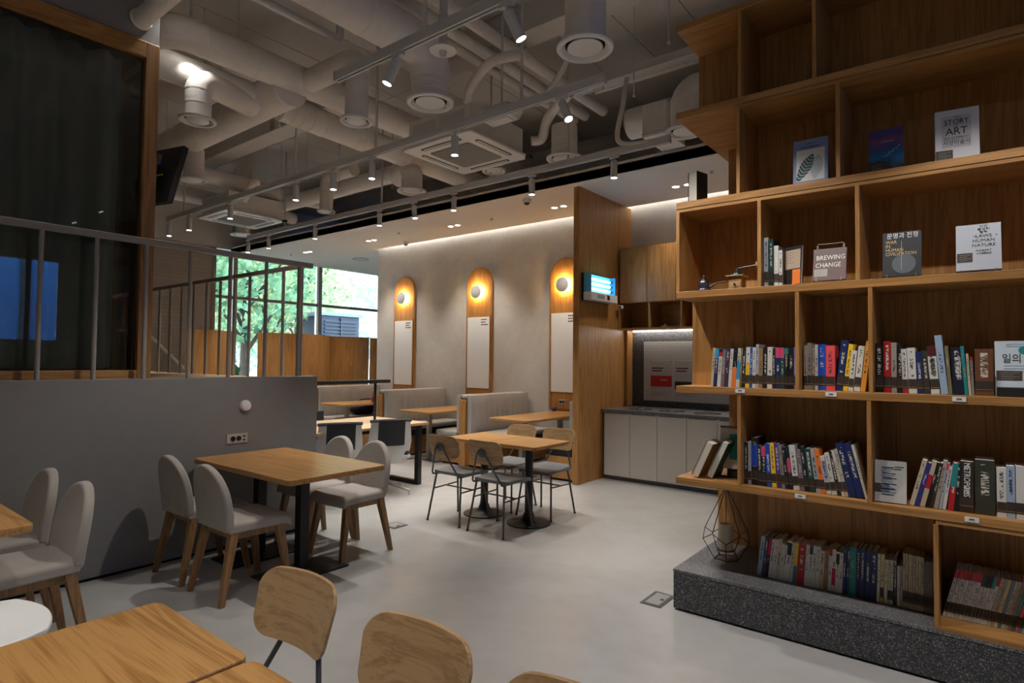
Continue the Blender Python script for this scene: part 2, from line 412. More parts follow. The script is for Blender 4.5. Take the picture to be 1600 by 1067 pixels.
B(-8.3, XF - .05, 1.705, 1.785, 3.665, 3.78).build('frame_head', oakX, w4); B(-8.3, XF - .05, 1.705, 1.785, 1.30, 1.385).build('frame_sill', oakX, w4)
for a, b_ in ((-8.3, -6.45), (-6.35, -5.4), (-5.3, -4.85)): B(a, b_, 1.742, 1.750, 1.385, 3.665).build('pane', m_rglass, w4)
struct(B(-8.5, -8.4, -3.1, 1.79, 1.28, ZC).build('wall_room_back', m_pony))
# pleated curtain just behind the glass
def pleat(u, v):
    y = -2.9 + u * 4.5; ph = u * 4.5 / .17 * 2 * math.pi
    return ((XF - .12 - .045 * math.sin(ph) - .018 * math.sin(ph * .37 + 1), y + .02 * math.cos(ph) * (1 - v), 1.40 + v * 2.26), (1, 0, 0))
cu = MB().sheet(pleat, 430, 4, .006).build('curtain', m_curtain, smooth=True)
tag(cu, 'dark olive pleated curtain hanging behind the room glass', 'curtain')
# television bracketed out beside the room
tv = thing('television', 'black television seen from behind, tilted, beside the oak frame', 'television', (-5.8, 2.1, 2.8))
mt = Matrix.Translation((-5.79, 2.10, 3.05)) @ Matrix.Rotation(math.radians(15), 4, 'Z') @ Matrix.Rotation(math.radians(-15), 4, 'X')
def tvb(name, mat, *bx, bev=.004, par=None):
    m = MB(); m.xf = mt; m.box(*bx); return m.build(name, mat, par or tv, bevel=bev)
body = tvb('cabinet', m_blackp, -.42, .42, -.03, .02, -.27, .27)
tvb('screen', flat('screen_black', (.004, .004, .005, 1), .1), -.41, .41, .02, .024, -.26, .26)
tvb('mount_plate', m_black, -.2, .2, -.055, -.03, -.1, .1)
for s in (-.16, .16): tvb('mount_rail', m_steel, s - .02, s + .02, -.07, -.03, -.2, .2)
m = MB(); m.tube([tuple(mt @ Vector((0, -.05, 0))), tuple(mt @ Vector((0, -.2, 0))), (-5.75, 1.80, 3.15)], .02, 8).build('mount_arm', m_black, tv, smooth=True)
m = MB(); m.tube([tuple(mt @ Vector(p)) for p in ((-.1, -.07, .05), (.05, -.1, -.05), (.2, -.07, -.03), (.3, -.06, -.02))], .006, 6).build('cable', flat('yellow_cable', (.6, .5, .05, 1), .5), tv, smooth=True)

# ------------------------------------------------------------------ low-wall fittings
t = thing('wall_sensor', 'small round white sensor on the low grey wall', 'sensor', (-4.62, 2.44, 1.1))
MB().lathe((-4.62, 2.44, 1.10), [(.042, 0), (.042, .018), (.036, .03), (.02, .035)], 24, 'x').build('dome', m_wplast, t, smooth=True)
MB().lathe((-4.62, 2.44, 1.10), [(.046, .0), (.046, .006)], 24, 'x').build('base_ring', m_white, t)
def outlet(loc, face, label, w=.17, h=.075):
    t = thing('power_outlet', label, 'outlet', loc)
    x, y, z = loc
    def bx(a, b_, c, d, dep0, dep1):
        return B(x + dep0, x + dep1, y + a, y + b_, z + c, z + d) if face == 'x' else B(x + a, x + b_, y - dep1, y - dep0, z + c, z + d)
    bx(-w / 2, w / 2, -h / 2, h / 2, 0, .008).build('plate', flat('outlet_plate', (.45, .42, .38, 1), .4), t, bevel=.002)
    for k in (-.035, .012):
        c = (x + .008, y + k, z) if face == 'x' else (x + k, y - .008, z)
        MB().lathe(c, [(.02, 0), (.02, .003 if face == 'x' else -.003)], 16, 'x' if face == 'x' else 'y').build('socket', m_black, t)
    for k in (-.014, .014): bx(.045, .065, k - .006, k + .006, .008, .010).build('usb_port', m_black, t)
    return t
outlet((-4.62, 2.38, .845), 'x', 'beige double power outlet plate on the low grey wall')

# ================================================================== CEILING SERVICES
def arc(c, a, b_, r, n=7):
    """quarter bend: from direction a to direction b_ round corner point c with radius r"""
    a = Vector(a); b_ = Vector(b_); c = Vector(c); o = c - a * r + b_ * r
    return [tuple(o + (-b_ * math.cos(t) + a * math.sin(t)) * r) for t in [math.pi / 2 * k / n for k in range(n + 1)]]
def duct_thing(label, base): return thing('air_duct', label, 'duct', base)
def diffuser(x, y, z, dia, top, label, arm=None, neck=None):
    """round ceiling diffuser on a wrapped neck; arm = (dx,dy) direction the bend takes at the top"""
    t = thing('air_diffuser', label, 'air diffuser', (x, y, z), group='round ceiling diffusers')
    R = dia / 2; r = neck or R * .72
    pts = [(x, y, z + .03), (x, y, (z + top) / 2)]
    if arm:
        d = Vector((arm[0], arm[1], 0)); L = d.length; d.normalize()
        pts = pts[:1] + arc((x, y, top - r), (0, 0, 1), d, r * 1.15) + [(x + d.x * (L + .04), y + d.y * (L + .04), top - r)]
    else: pts.append((x, y, top))
    MB().tube(pts, r, 24).build('neck', m_duct, t, smooth=True)
    for k in (.35, .7):
        zz = z + .03 + (top - z) * k * .7
        MB().lathe((x, y, zz), [(r * 1.0, -.012), (r * 1.025, 0), (r * 1.0, .012)], 24).build('wrap_band', m_duct, t, smooth=True)
    MB().lathe((x, y, z), [(R * .70, .035), (R, .022), (R, .008), (R * .96, 0), (R * .82, .0), (R * .70, .03)], 40).build('flange', m_wplast, t, smooth=True)
    MB().lathe((x, y, z), [(R * .70, .028), (R * .69, .031)], 40).build('throat', m_dark, t)
    MB().lathe((x, y, z), [(R * .60, .022), (R * .62, .010), (R * .55, .003), (R * .2, .0)], 40).build('core_disc', m_wplast, t, smooth=True)
    return t
# long ducts
t = duct_thing('upper wrapped air duct running from the grey room wall towards the booths', (-5.2, 4.5, 4.2))
MB().tube([(-5.95, 1.97, 4.2), (-5.55, 1.97, 4.2)] + arc((-5.2, 1.97, 4.2), (1, 0, 0), (0, 1, 0), .25) + [(-5.2, 7.2, 4.2)], .14, 24).build('pipe', m_duct, t, smooth=True)
for y in (2.3, 2.75, 3.6, 4.4, 5.2): MB().lathe((-5.2, y, 4.2), [(.139, -.015), (.144, 0), (.139, .015)], 24, 'y').build('wrap_band', m_duct, t, smooth=True)
t = duct_thing('wrapped duct leaving the dark grey wall at the top left', (-4.0, 1.66, 3.93))
MB().tube([(-4.755, 1.66, 3.93), (-2.0, 1.66, 3.93)], .064, 20).build('pipe', m_duct, t, smooth=True); MB().lathe((-4.757, 1.66, 3.93), [(.075, 0), (.075, .015), (.064, .025)], 20, 'x').build('collar', m_duct, t, smooth=True)
t = duct_thing('lower wrapped duct meeting the capped trunk beside the oak frame', (-5.65, 4.0, 4.08))
MB().tube([(-5.65, 1.85, 4.08), (-5.65, 2.95, 4.08)], .135, 24).build('pipe', m_duct, t, smooth=True)
MB().tube([(-5.65, 3.28, 4.08), (-5.65, 6.6, 4.02)], .14, 24).build('pipe', m_duct, t, smooth=True)
for y in (3.4, 3.5, 3.62, 3.78, 4.3, 5.0): MB().lathe((-5.65, y, 4.08 - (y - 3.28) * .018), [(.139, -.012), (.146, 0), (.139, .012)], 24, 'y').build('wrap_band', m_duct, t, smooth=True)
t = duct_thing('thick trunk duct with a flat round end cap', (-6.9, 3.12, 4.1))
MB().tube([(-9.6, 3.12, 4.1), (-5.2, 3.12, 4.1)], .18, 28).build('pipe', m_duct, t, smooth=True)
MB().lathe((-5.2, 3.12, 4.1), [(.183, -.04), (.186, -.005), (.18, .008)], 28, 'x').build('end_cap', m_duct, t, smooth=True)
t = duct_thing('large wrapped duct dropping to the diffuser beside the air conditioner', (-3.55, 2.0, 4.05))
MB().tube([(-3.55, -.5, 4.05), (-3.55, 3.05, 4.05)] + arc((-3.55, 3.4, 4.05), (0, 1, 0), (0, 0, -1), .22) + [(-3.55, 3.4, 3.78)], .165, 24).build('pipe', m_duct, t, smooth=True)
for y in (1.2, 2.0, 2.7): MB().lathe((-3.55, y, 4.05), [(.164, -.015), (.17, 0), (.164, .015)], 24, 'y').build('wrap_band', m_duct, t, smooth=True)
t = duct_thing('slim wrapped duct below the beige wall end of the ceiling', (-8.75, 4.3, 4.12))
MB().tube([(-8.75, 1.9, 4.12), (-8.75, 5.9, 4.12)], .11, 20).build('pipe', m_duct, t, smooth=True)
t = duct_thing('farthest wrapped duct crossing above the second air conditioner', (-9.6, 4.3, 3.98))
MB().tube([(-9.6, 2.6, 3.98), (-9.6, 5.9, 3.98)], .10, 20).build('pipe', m_duct, t, smooth=True)
t = duct_thing('wrapped duct running behind the second lighting track', (-7.0, 5.25, 3.98))
MB().tube([(-8.9, 5.25, 3.98), (-5.85, 5.25, 3.98)], .115, 20).build('pipe', m_duct, t, smooth=True)
t = duct_thing('wrapped duct high above the bookcase end of the ceiling', (-1.5, 4.9, 4.0))
MB().tube([(-2.9, 5.72, 4.02), (1.5, 5.72, 4.02)], .16, 20).build('pipe', m_duct, t, smooth=True)
# diffusers
diffuser(-2.08, 3.43, 3.6, .39, ZC, 'largest round white diffuser, nearest the bookcase top')
diffuser(-3.55, 3.4, 3.6, .39, 3.84, 'wide round diffuser left of the near air conditioner', neck=.155)
diffuser(-4.36, 3.27, 3.6, .29, 4.29, 'small round diffuser on a bent neck left of the near track end', (-.70, 0))
diffuser(-5.5, 2.40, 3.6, .31, 4.1, 'brightly lit round diffuser on an elbow beside the oak frame', (-.15, .55))
diffuser(-7.4, 3.2, 3.6, .31, 3.98, 'round diffuser under the trunk duct right of the television')
diffuser(-3.4, 5.2, 3.6, .38, 3.95, 'round diffuser with a short capped neck right of the near air conditioner')
diffuser(-2.1, 5.25, 3.6, .37, 4.15, 'round diffuser half hidden by the bookcase top', (.7, .3))
diffuser(-5.62, 5.08, 3.6, .37, 4.05, 'round diffuser between the second and third lighting tracks', (-.4, .15))
diffuser(-7.4, 5.05, 3.6, .26, 4.2, 'small far diffuser on a curved neck behind the second track', (.6, 0))
diffuser(-4.3, 5.12, 3.62, .27, 3.9, 'small diffuser just behind the near air conditioner')
diffuser(-10.0, 5.15, 3.6, .38, ZC, 'farthest round diffuser above the end of the third track')
# pipes
for k, (x, z, r) in enumerate(((-3.76, 4.36, .045), (-3.62, 4.38, .056), (-3.38, 4.38, .058))):
    o = MB().tube([(x, .5, z), (x, 3.4, z), (x + .02, 5.95, z - .02)], r, 16)
    t = thing('insulated_pipe', ('slimmest of three parallel white insulated pipes', 'middle one of three parallel white insulated pipes', 'rightmost of three parallel white insulated pipes')[k], 'pipe', (x, 3.2, z), group='insulated pipes')
    o.build('pipe', m_duct, t, smooth=True)
    for y in (2.6, 3.3, 4.1, 4.9): MB().lathe((x, y, z), [(r * 1.0, -.02), (r * 1.06, 0), (r * 1.0, .02)], 16, 'y').build('wrap_band', m_duct, t, smooth=True)
t = thing('sprinkler_pipe', 'thin grey pipe with a bent end below the deck near the room', 'pipe', (-4.9, 2.6, 4.4))
MB().tube([(-4.6, .5, 4.42), (-4.6, 3.1, 4.42)] + arc((-4.6, 3.25, 4.42), (0, 1, 0), (0, 0, 1), .06) + [(-4.6, 3.25, 4.62)], .035, 12).build('pipe', m_track, t, smooth=True)
t = thing('cable_tray', 'white cable tray beside the bookcase top', 'cable tray', (-2.3, 5.35, 4.35))
B(-3.4, .5, 5.28, 5.42, 4.34, 4.345).box(-3.4, .5, 5.28, 5.285, 4.345, 4.42).box(-3.4, .5, 5.415, 5.42, 4.345, 4.42).build('channel', m_white, t)
t = thing('conduit', 'thin white conduit running beside the cable tray', 'pipe', (-2.0, 5.52, 4.4))
MB().tube([(-3.2, 5.5, 4.38), (.5, 5.5, 4.38)], .03, 12).build('pipe', m_duct, t, smooth=True)
def flex(label, pts, r):
    t = thing('flexible_hose', label, 'hose', pts[0])
    P = [Vector(p) for p in pts]; out = []
    for i in range(len(P) - 1):
        p0 = P[max(i - 1, 0)]; p1 = P[i]; p2 = P[i + 1]; p3 = P[min(i + 2, len(P) - 1)]
        for k in range(8):
            s = k / 8; out.append(.5 * ((2 * p1) + (p2 - p0) * s + (2 * p0 - 5 * p1 + 4 * p2 - p3) * s * s + (3 * p1 - p0 - 3 * p2 + p3) * s ** 3))
    out.append(P[-1]); MB().tube(out, r, 10).build('hose', m_duct, t, smooth=True)
flex('white hose curving down to the top of the near air conditioner', [(-3.0, 4.0, 4.1), (-3.35, 3.95, 4.12), (-3.7, 4.05, 4.0), (-3.9, 4.25, 3.9)], .045)
flex('white hose leaving the right side of the near air conditioner', [(-3.65, 4.95, 3.78), (-3.55, 5.0, 3.8), (-3.4, 4.9, 3.95), (-3.05, 4.75, 4.05)], .05)
flex('grey cable looping from the deck to the near lighting tracks', [(-2.35, 3.6, 4.75), (-2.33, 3.6, 4.2), (-2.38, 3.68, 3.75), (-2.6, 3.74, 3.53), (-2.2, 3.73, 3.54)], .022)
flex('grey cable dropping from the cable tray to the third track', [(-2.75, 5.35, 4.34), (-2.72, 5.2, 4.0), (-2.72, 5.12, 3.62), (-2.4, 5.12, 3.54)], .025)
flex('short hose on the far air conditioner', [(-8.5, 4.4, 3.8), (-8.3, 4.4, 4.0), (-8.35, 4.5, 4.08), (-8.5, 4.6, 4.0)], .05)
t = thing('junction_box', 'white box duct beside the bookcase top', 'box duct', (-2.4, 5.6, 3.9))
B(-2.62, -2.36, 5.42, 5.9, 3.72, 4.05).build('housing', m_duct, t, bevel=.008); B(-2.62, -2.36, 5.415, 5.42, 3.74, 3.76).build('seam', m_track, t)
# hanger rods
for k, (x, y, z0) in enumerate(((-5.2, 2.6, 4.34), (-5.2, 3.9, 4.34), (-5.65, 2.5, 4.2), (-6.6, 3.12, 4.28), (-8.0, 3.12, 4.28), (-6.2, 3.6, 4.1), (-7.2, 4.6, 3.9), (-7.7, 4.3, 3.9), (-8.2, 4.8, 3.8), (-6.9, 4.9, 3.85), (-6.5, 5.5, 3.9), (-2.6, 4.6, 3.9), (-2.45, 4.9, 3.9), (-1.9, 4.4, 4.0))):
    t = thing('hanger_rod', 'thin steel hanger rod dropping from the ceiling deck', 'rod', (x, y, z0), group='ceiling hanger rods')
    MB().tube([(x, y, z0), (x, y, ZC)], .005, 6).build('rod', m_track, t); MB().lathe((x, y, z0), [(.012, 0), (.012, .02)], 8).build('nut', m_track, t)
t = thing('smoke_detector', 'white round detector plate in front of the large duct', 'detector', (-3.06, 3.05, 3.74))
MB().lathe((-3.06, 3.05, 3.74), [(.10, .012), (.10, .004), (.09, 0)], 28).build('plate', m_wplast, t, smooth=True)
MB().lathe((-3.06, 3.05, 3.70), [(.02, 0), (.026, .02), (.03, .04)], 16).build('sensor', m_track, t, smooth=True)
MB().tube([(-3.06, 3.05, 3.752), (-3.06, 3.05, ZC)], .03, 10).build('stem', m_track, t, smooth=True)

# ------------------------------------------------------------------ ceiling cassette air conditioners
def cassette(x, y, label):
    t = thing('ceiling_air_conditioner', label, 'air conditioner', (x, y, 3.62))
    S = .475
    MB().prism(rrect(x - S, x + S, y - S, y + S, .05), 'z', 3.62, 3.655).build('panel', m_wplast, t, bevel=.012)
    B(x - .42, x + .42, y - .42, y + .42, 3.655, 3.93).build('housing', m_duct, t, bevel=.006)
    for i in range(4):
        for j in (-1, 1): 
            if i < 2: B(x - .36 + i * .38, x - .03 + i * .38, y + j * .42 - (.003 if j > 0 else .003), y + j * .42 + .003, 3.74, 3.88).build('service_plate', m_track, t, bevel=.002)
    gr = MB().prism(rrect(x - .27, x + .27, y - .27, y + .27, .03), 'z', 3.612, 3.622).build('grille', flat('grille_grey', (.26, .25, .235, 1), .6), t)
    for i in range(17):
        yy = y - .245 + i * .0306; B(x - .255, x + .255, yy - .004, yy + .004, 3.607, 3.613).build('grille_slat', flat('grille_slat', (.40, .385, .36, 1), .6), gr)
    for (dx, dy) in ((0, .375), (0, -.375), (.375, 0), (-.375, 0)):
        hw, hh = (.27, .028) if dx == 0 else (.028, .27)
        MB().prism(rrect(x + dx - hw, x + dx + hw, y + dy - hh, y + dy + hh, .026), 'z', 3.6165, 3.6215).build('louvre_slot', m_black, t)
        hw, hh = (.25, .015) if dx == 0 else (.015, .25)
        MB().prism(rrect(x + dx - hw, x + dx + hw, y + dy - hh, y + dy + hh, .012), 'z', 3.614, 3.6165).build('louvre_blade', m_white, t)
    B(x + .465, x + .52, y + .40, y + .46, 3.60, 3.64).build('drain_fitting', m_black, t)
    return t
cassette(-4.18, 4.53, 'square white ceiling air conditioner with a grey grille, the nearer one')
cassette(-8.98, 4.62, 'square white ceiling air conditioner near the glass front, the farther one')
t = thing('emergency_light', 'small white box lamp above the second lighting track', 'lamp box', (-3.3, 4.0, 3.6))
MB().prism([(-3.42, 3.58), (-3.12, 3.58), (-3.08, 3.64), (-3.14, 3.70), (-3.38, 3.70)], 'y', 3.90, 4.06).build('case', m_white, t, bevel=.01); B(-3.36, -3.16, 3.93, 4.03, 3.575, 3.58).build('lens', m_track, t); MB().tube([(-3.26, 3.98, 3.70), (-3.26, 3.98, ZC)], .01, 8).build('stem', m_track, t)

# ------------------------------------------------------------------ lighting tracks and spotlights
def track(y, x0, x1, rods, label):
    t = thing('lighting_track', label, 'light track', ((x0 + x1) / 2, y, 3.5), group='suspended lighting tracks')
    B(x0, x1, y - .022, y - .008, 3.49, 3.535).box(x0, x1, y + .008, y + .022, 3.49, 3.535).box(x0, x1, y - .022, y + .022, 3.535, 3.56).build('rail', m_track, t, bevel=.002)
    B(x0 + .03, x1 - .03, y - .007, y + .007, 3.515, 3.534).build('slot', m_black, t)
    for x in rods: MB().tube([(x, y, 3.56), (x, y, ZC)], .013, 10).build('suspension_rod', m_track, t, smooth=True)
    for x in (x0, x1): B(x - .008, x + .008, y - .024, y + .024, 3.488, 3.562).build('end_cap', m_track, t)
HEADS = []
def head(x, y, tgt, label, w=None, beam=70):
    t = thing('track_spotlight', label, 'spotlight', (x, y, 3.49), group='white cylinder spotlights on the tracks')
    top = Vector((x, y, 3.455)); d = (Vector(tgt) - top).normalized()
    B(x - .05, x + .05, y - .016, y + .016, 3.465, 3.495).build('adapter', m_track, t, bevel=.003)
    MB().tube([(x, y, 3.47), tuple(top + d * .03)], .010, 8).build('stem', m_track, t)
    a = top + d * .015; b_ = a + d * .17
    MB().tube([tuple(a), tuple(a + d * .006), tuple(b_)], [.026, .033, .033], 20).build('body', m_track, t, smooth=True)
    MB().tube([tuple(b_ - d * .004), tuple(b_ + d * .001)], .029, 20).build('lens', m_lampw, t)
    spot(t, tuple(b_ + d * .015), tuple(b_ + d * 3), (w or SPOT_W), beam, .7)
    return t
track(2.55, -3.64, 2.6, (-2.72, -1.2, .4, 1.9), 'nearest suspended white lighting track, ending above the grey low wall side')
track(3.73, -9.42, -2.1, (-8.9, -6.07, -4.65, -2.85), 'middle suspended white lighting track')
track(5.12, -9.72, -2.2, (-8.6, -6.25, -4.35, -3.3), 'farthest suspended white lighting track, in front of the dropped ceiling')
track(-1.0, -4.0, 2.6, (-3, 0, 1.8), 'unseen lighting track added as fill behind the viewpoint')  # added out of view as fill, lifting ceiling and walls by bounce
track(.9, -2.4, 2.6, (-1.8, 0, 1.8), 'unseen lighting track added to light the foreground tables')  # added track, kept out of frame, to light foreground tables and chairs
ORD = ('first', 'second', 'third', 'fourth', 'fifth', 'sixth', 'seventh', 'eighth')
head(-2.97, 2.55, (-3.35, 2.2, 2.2), 'white spotlight near the left end of the nearest track')
head(-2.06, 2.55, (-1.55, 3.1, 2.0), 'white spotlight tilted to the right on the nearest track')
for k, x in enumerate((-1.0, 0.0, 1.0)): head(x, 2.55, (x + .1, 3.3, 1.6), 'spotlight on the nearest track aimed at the bookcase, %s from the left' % ORD[k], 55)
for k, x in enumerate((-9.37, -8.72, -7.55, -6.05, -5.35, -4.71, -3.58, -2.47)):
    head(x, 3.73, (x + (.08 if k == 4 else 0), 3.73, 0) if k != 7 else (-1.75, 3.55, 2.0), '%s spotlight from the left on the middle track' % ORD[k])
for k, x in enumerate((-9.72, -9.07, -7.77, -6.29, -5.62, -4.92, -3.76, -2.77)):
    head(x, 5.12, (x + (.5 if k == 4 else 0), 5.12, 0), '%s spotlight from the left on the farthest track' % ORD[k])
for k, x in enumerate((-2.1, -1.3, -.2, 1.0)): head(x, .9, (x - .2, 1.0, 0), '%s added unseen spotlight from the left above the foreground tables' % ORD[k], 55)  # added unseen heads that light the foreground
for k, x in enumerate((-3.6, -2.2, -.8, .6, 2.0)): head(x, -1.0, (x, -1.0, 0), '%s added fill spotlight from the left on the unseen track behind the viewpoint' % ORD[k], 55, 100)  # added unseen fill heads, brightening the ceiling off the floor
def cylinder_light(x, y, z, label, tgt, w):
    t = thing('ceiling_downlight', label, 'downlight', (x, y, z))
    MB().tube([(x, y, z), (x, y, z + .16)], .05, 20).build('body', m_track, t, smooth=True); MB().tube([(x, y, z - .002), (x, y, z + .004)], .042, 20).build('lens', m_lampw, t)
    MB().tube([(x, y, z + .16), (x, y, ZC)], .012, 8).build('stem', m_track, t)
    spot(t, (x, y, z - .02), tgt, w, 80, .6)
cylinder_light(-5.36, 2.26, 4.2, 'white cylinder downlight shining on the bent diffuser neck', (-5.5, 2.38, 3.9), 7)
cylinder_light(-4.72, 1.98, 4.32, 'white cylinder downlight at the top edge above the grey room wall', (-4.2, 2.0, 0), 60)
# recessed downlights in pairs
for k, (x, y) in enumerate(((-10.5, 6.76), (-8.52, 6.76), (-6.5, 6.78), (-4.52, 6.79), (-2.78, 6.83), (-.9, 6.83))):
    nm = ('pair of recessed downlights nearest the glass front', 'recessed downlights above the farthest booth table', 'recessed downlights above the middle booth table', 'recessed downlights above the nearest booth table', 'recessed downlights in front of the wash counter', 'recessed downlights behind the bookcase')[k]
    for s in (-.075, .075):
        t = thing('recessed_downlight', ('left' if s < 0 else 'right') + ' one of the ' + nm, 'downlight', (x + s, y, SOF), group='recessed downlights in pairs')
        MB().lathe((x + s, y, SOF - .004), [(.052, .004), (.052, 0), (.042, 0), (.040, .003)], 24).build('trim_ring', m_wplast, t, smooth=True)
        MB().lathe((x + s, y, SOF - .003), [(.040, 0), (.040, .002)], 24).build('lens', m_lampw, t)
        spot(t, (x + s, y, SOF - .03), (x + s, y + .05, 0), DOWN_W * (.5 if k == 4 else 1), 95, .7, (1, .9, .78))
# dome cameras, sprinklers, ceiling speaker on the dropped ceiling
for (x, y, l) in ((-4.65, 6.22, 'white dome camera nearer the oak partition'), (-8.09, 7.19, 'white dome camera near the wall corner by the glass front')):
    t = thing('dome_camera', l, 'camera', (x, y, SOF))
    MB().lathe((x, y, SOF - .05), [(.045, 0), (.06, .03), (.06, .05)], 24).build('housing', m_wplast, t, smooth=True)
    MB().lathe((x, y, SOF - .078), [(.008, 0), (.03, .01), (.04, .03)], 20).build('lens_dome', m_black, t, smooth=True)
for (x, y) in ((-5.7, 6.75), (-7.6, 6.6), (-11.0, 6.7), (-2.3, 6.5)):
    t = thing('fire_sprinkler', 'tiny sprinkler head on the dropped ceiling', 'sprinkler', (x, y, SOF), group='sprinkler heads')
    MB().lathe((x, y, SOF - .03), [(.006, 0), (.02, .004), (.012, .02), (.03, .03)], 14).build('head', m_track, t, smooth=True); MB().lathe((x, y, SOF - .034), [(.018, 0), (.018, .003)], 14).build('deflector', m_track, t)
for (x, y, r, l) in ((-10.3, 7.9, .17, 'wide flush speaker ring on the dropped ceiling'), (-10.3, 8.9, .09, 'dark flush grille on the dropped ceiling near the glass front')):
    t = thing('ceiling_speaker', l, 'speaker', (x, y, SOF)); MB().lathe((x, y, SOF - .008), [(r, .008), (r, 0), (r * .93, 0), (r * .92, .005)], 28).build('ring', m_rail, t); MB().lathe((x, y, SOF - .004), [(r * .92, 0), (r * .92, .003)], 28).build('grille', m_white if r > .1 else m_rail, t)

# ================================================================== BOOKCASE
YF, YB = 3.45, 3.83
gp = thing('granite_plinth', 'dark speckled granite plinth under the oak bookcase', 'plinth', (-.1, 3.8, 0))
B(-1.455, 1.3, 3.45, 4.42, .012, .225).build('body', m_granite, gp, bevel=.003)
B(-1.457, 1.3, 3.448, 4.42, .225, .241).build('top_slab', m_gran_top, gp, bevel=.002)
B(-1.43, 1.3, 3.47, 4.4, 0, .012).build('shadow_gap', m_dark, gp)
bk = thing('bookcase', 'tall oak bookcase with staggered open compartments', 'bookcase', (-.1, 3.64, .241))
XR = 1.25
SH = {'S5': .792, 'S4': 1.338, 'S3': 1.907, 'S2': 2.452, 'S1': 3.008, 'S0': 3.555}
for nme, zt in SH.items():
    deep = 4.42 if nme in ('S1', 'S5', 'S0', 'S4', 'S3') else 4.2
    B(-1.44, -1.06, YF, deep, zt - .04, zt).box(-1.06, XR, YF, YB + .02, zt - .04, zt).build('shelf', oakX, bk, bevel=.002)
for zt, x0 in ((2.452, -1.44), (3.008, -1.06), (.792, -.165)):
    B(x0, XR, YF + .004, YB, zt - .060, zt - .043).build('compartment_top', oakX, bk)
def upright(x, z0, z1, y1=YB): B(x - .01, x + .01, YF + .002, y1, z0, z1).build('upright', oakZ, bk, bevel=.0015)
for x in (-1.06, -.67, .55): upright(x, 3.008, 3.515)
for x in (-1.07, -.56, .45): upright(x, 2.452, 2.948)
for x in (-1.43, -.955, -.475, .6): upright(x, 1.907, 2.392)
for x in (-.762, -.422, .5): upright(x, 1.338, 1.867)
for x in (-1.068, -.432, .62): upright(x, .792, 1.298)
for x in (-.165, .7): upright(x, .262 if x < 0 else .262, .732)
B(-.175, XR, YF + .002, YB, .242, .262).build('compartment_floor', oakX, bk)
# back boards, one per compartment row; the leftmost bays are set back or open
def back(x0, x1, z0, z1, y=YB, th=.018): B(x0, x1, y, y + th, z0, z1).build('back_board', oakZ, bk)
back(-1.44, XR, 3.008, 3.515); back(-1.07, XR, 2.452, 2.968); back(-1.36, -1.07, 2.452, 2.968, 4.18)
back(-1.44, XR, 1.907, 2.412)
back(-1.44, -1.066, 1.338, 1.867, 3.716); back(-1.2, XR, 1.338, 1.867)
back(-1.07, XR, .792, 1.298); back(-1.36, -1.07, .792, 1.298, 4.18)
back(-1.07, XR, .241, .752); back(-1.44, -1.07, .241, .752, 4.19)
# small white category tags on the shelf fronts
for (x, z, l) in ((-1.06, 1.322, 'below the slim books left of centre'), (-.60, 1.322, 'below the coral book'), (-.07, 1.322, 'near the right end of the eye-level shelf'), (-.75, .776, 'below the leaning row of books'), (-.03, .776, 'below the thick olive box')):
    t = thing('shelf_tag', 'small white tag on the shelf edge ' + l, 'tag', (x, YF, z), group='shelf tags')
    B(x - .026, x + .026, YF - .004, YF - .0002, z - .011, z + .011).build('plate', m_wplast, t)
    B(x - .010, x + .010, YF - .0046, YF - .004, z - .001, z + .004).build('print', m_ink, t); B(x - .012, x + .012, YF - .0046, YF - .004, z - .006, z - .004).build('print', m_rail, t)

# ------------------------------------------------------------------ books
PAL = dict(cream=(190, 178, 150), navy=(22, 40, 92), white=(205, 203, 196), mauve=(120, 105, 112), plum=(66, 46, 70), black=(22, 21, 22), olive=(120, 112, 80), blue=(28, 72, 170), silver=(165, 168, 175), tan=(150, 118, 84), umber=(48, 36, 30), pine=(18, 66, 58), violet=(120, 95, 185), stone=(165, 155, 140), grey=(135, 128, 122), taupe=(120, 102, 84), coral=(225, 78, 84), yellow=(232, 190, 40), amber=(232, 160, 60), red=(176, 26, 34), moss=(52, 54, 44), skyblue=(150, 172, 196), ink=(20, 28, 48), teal=(30, 130, 130), rust=(104, 66, 44), purple=(82, 50, 128), orange=(226, 120, 46), indigo=(50, 44, 120), beige=(188, 172, 142), lemon=(214, 200, 130), slate=(40, 50, 58), steel=(95, 120, 150), cyan=(40, 150, 205), pink=(200, 70, 110), maroon=(80, 22, 26), crimson=(190, 24, 74), gold=(150, 104, 44))
PALN = dict(ink='dark navy', pine='dark green', moss='dark olive', umber='dark brown', silver='pale silver', stone='warm grey', skyblue='pale blue', plum='dark plum', tan='tan', rust='rusty brown', steel='dull blue', lemon='pale yellow', slate='dark slate', indigo='purple-blue', amber='light orange', crimson='crimson')
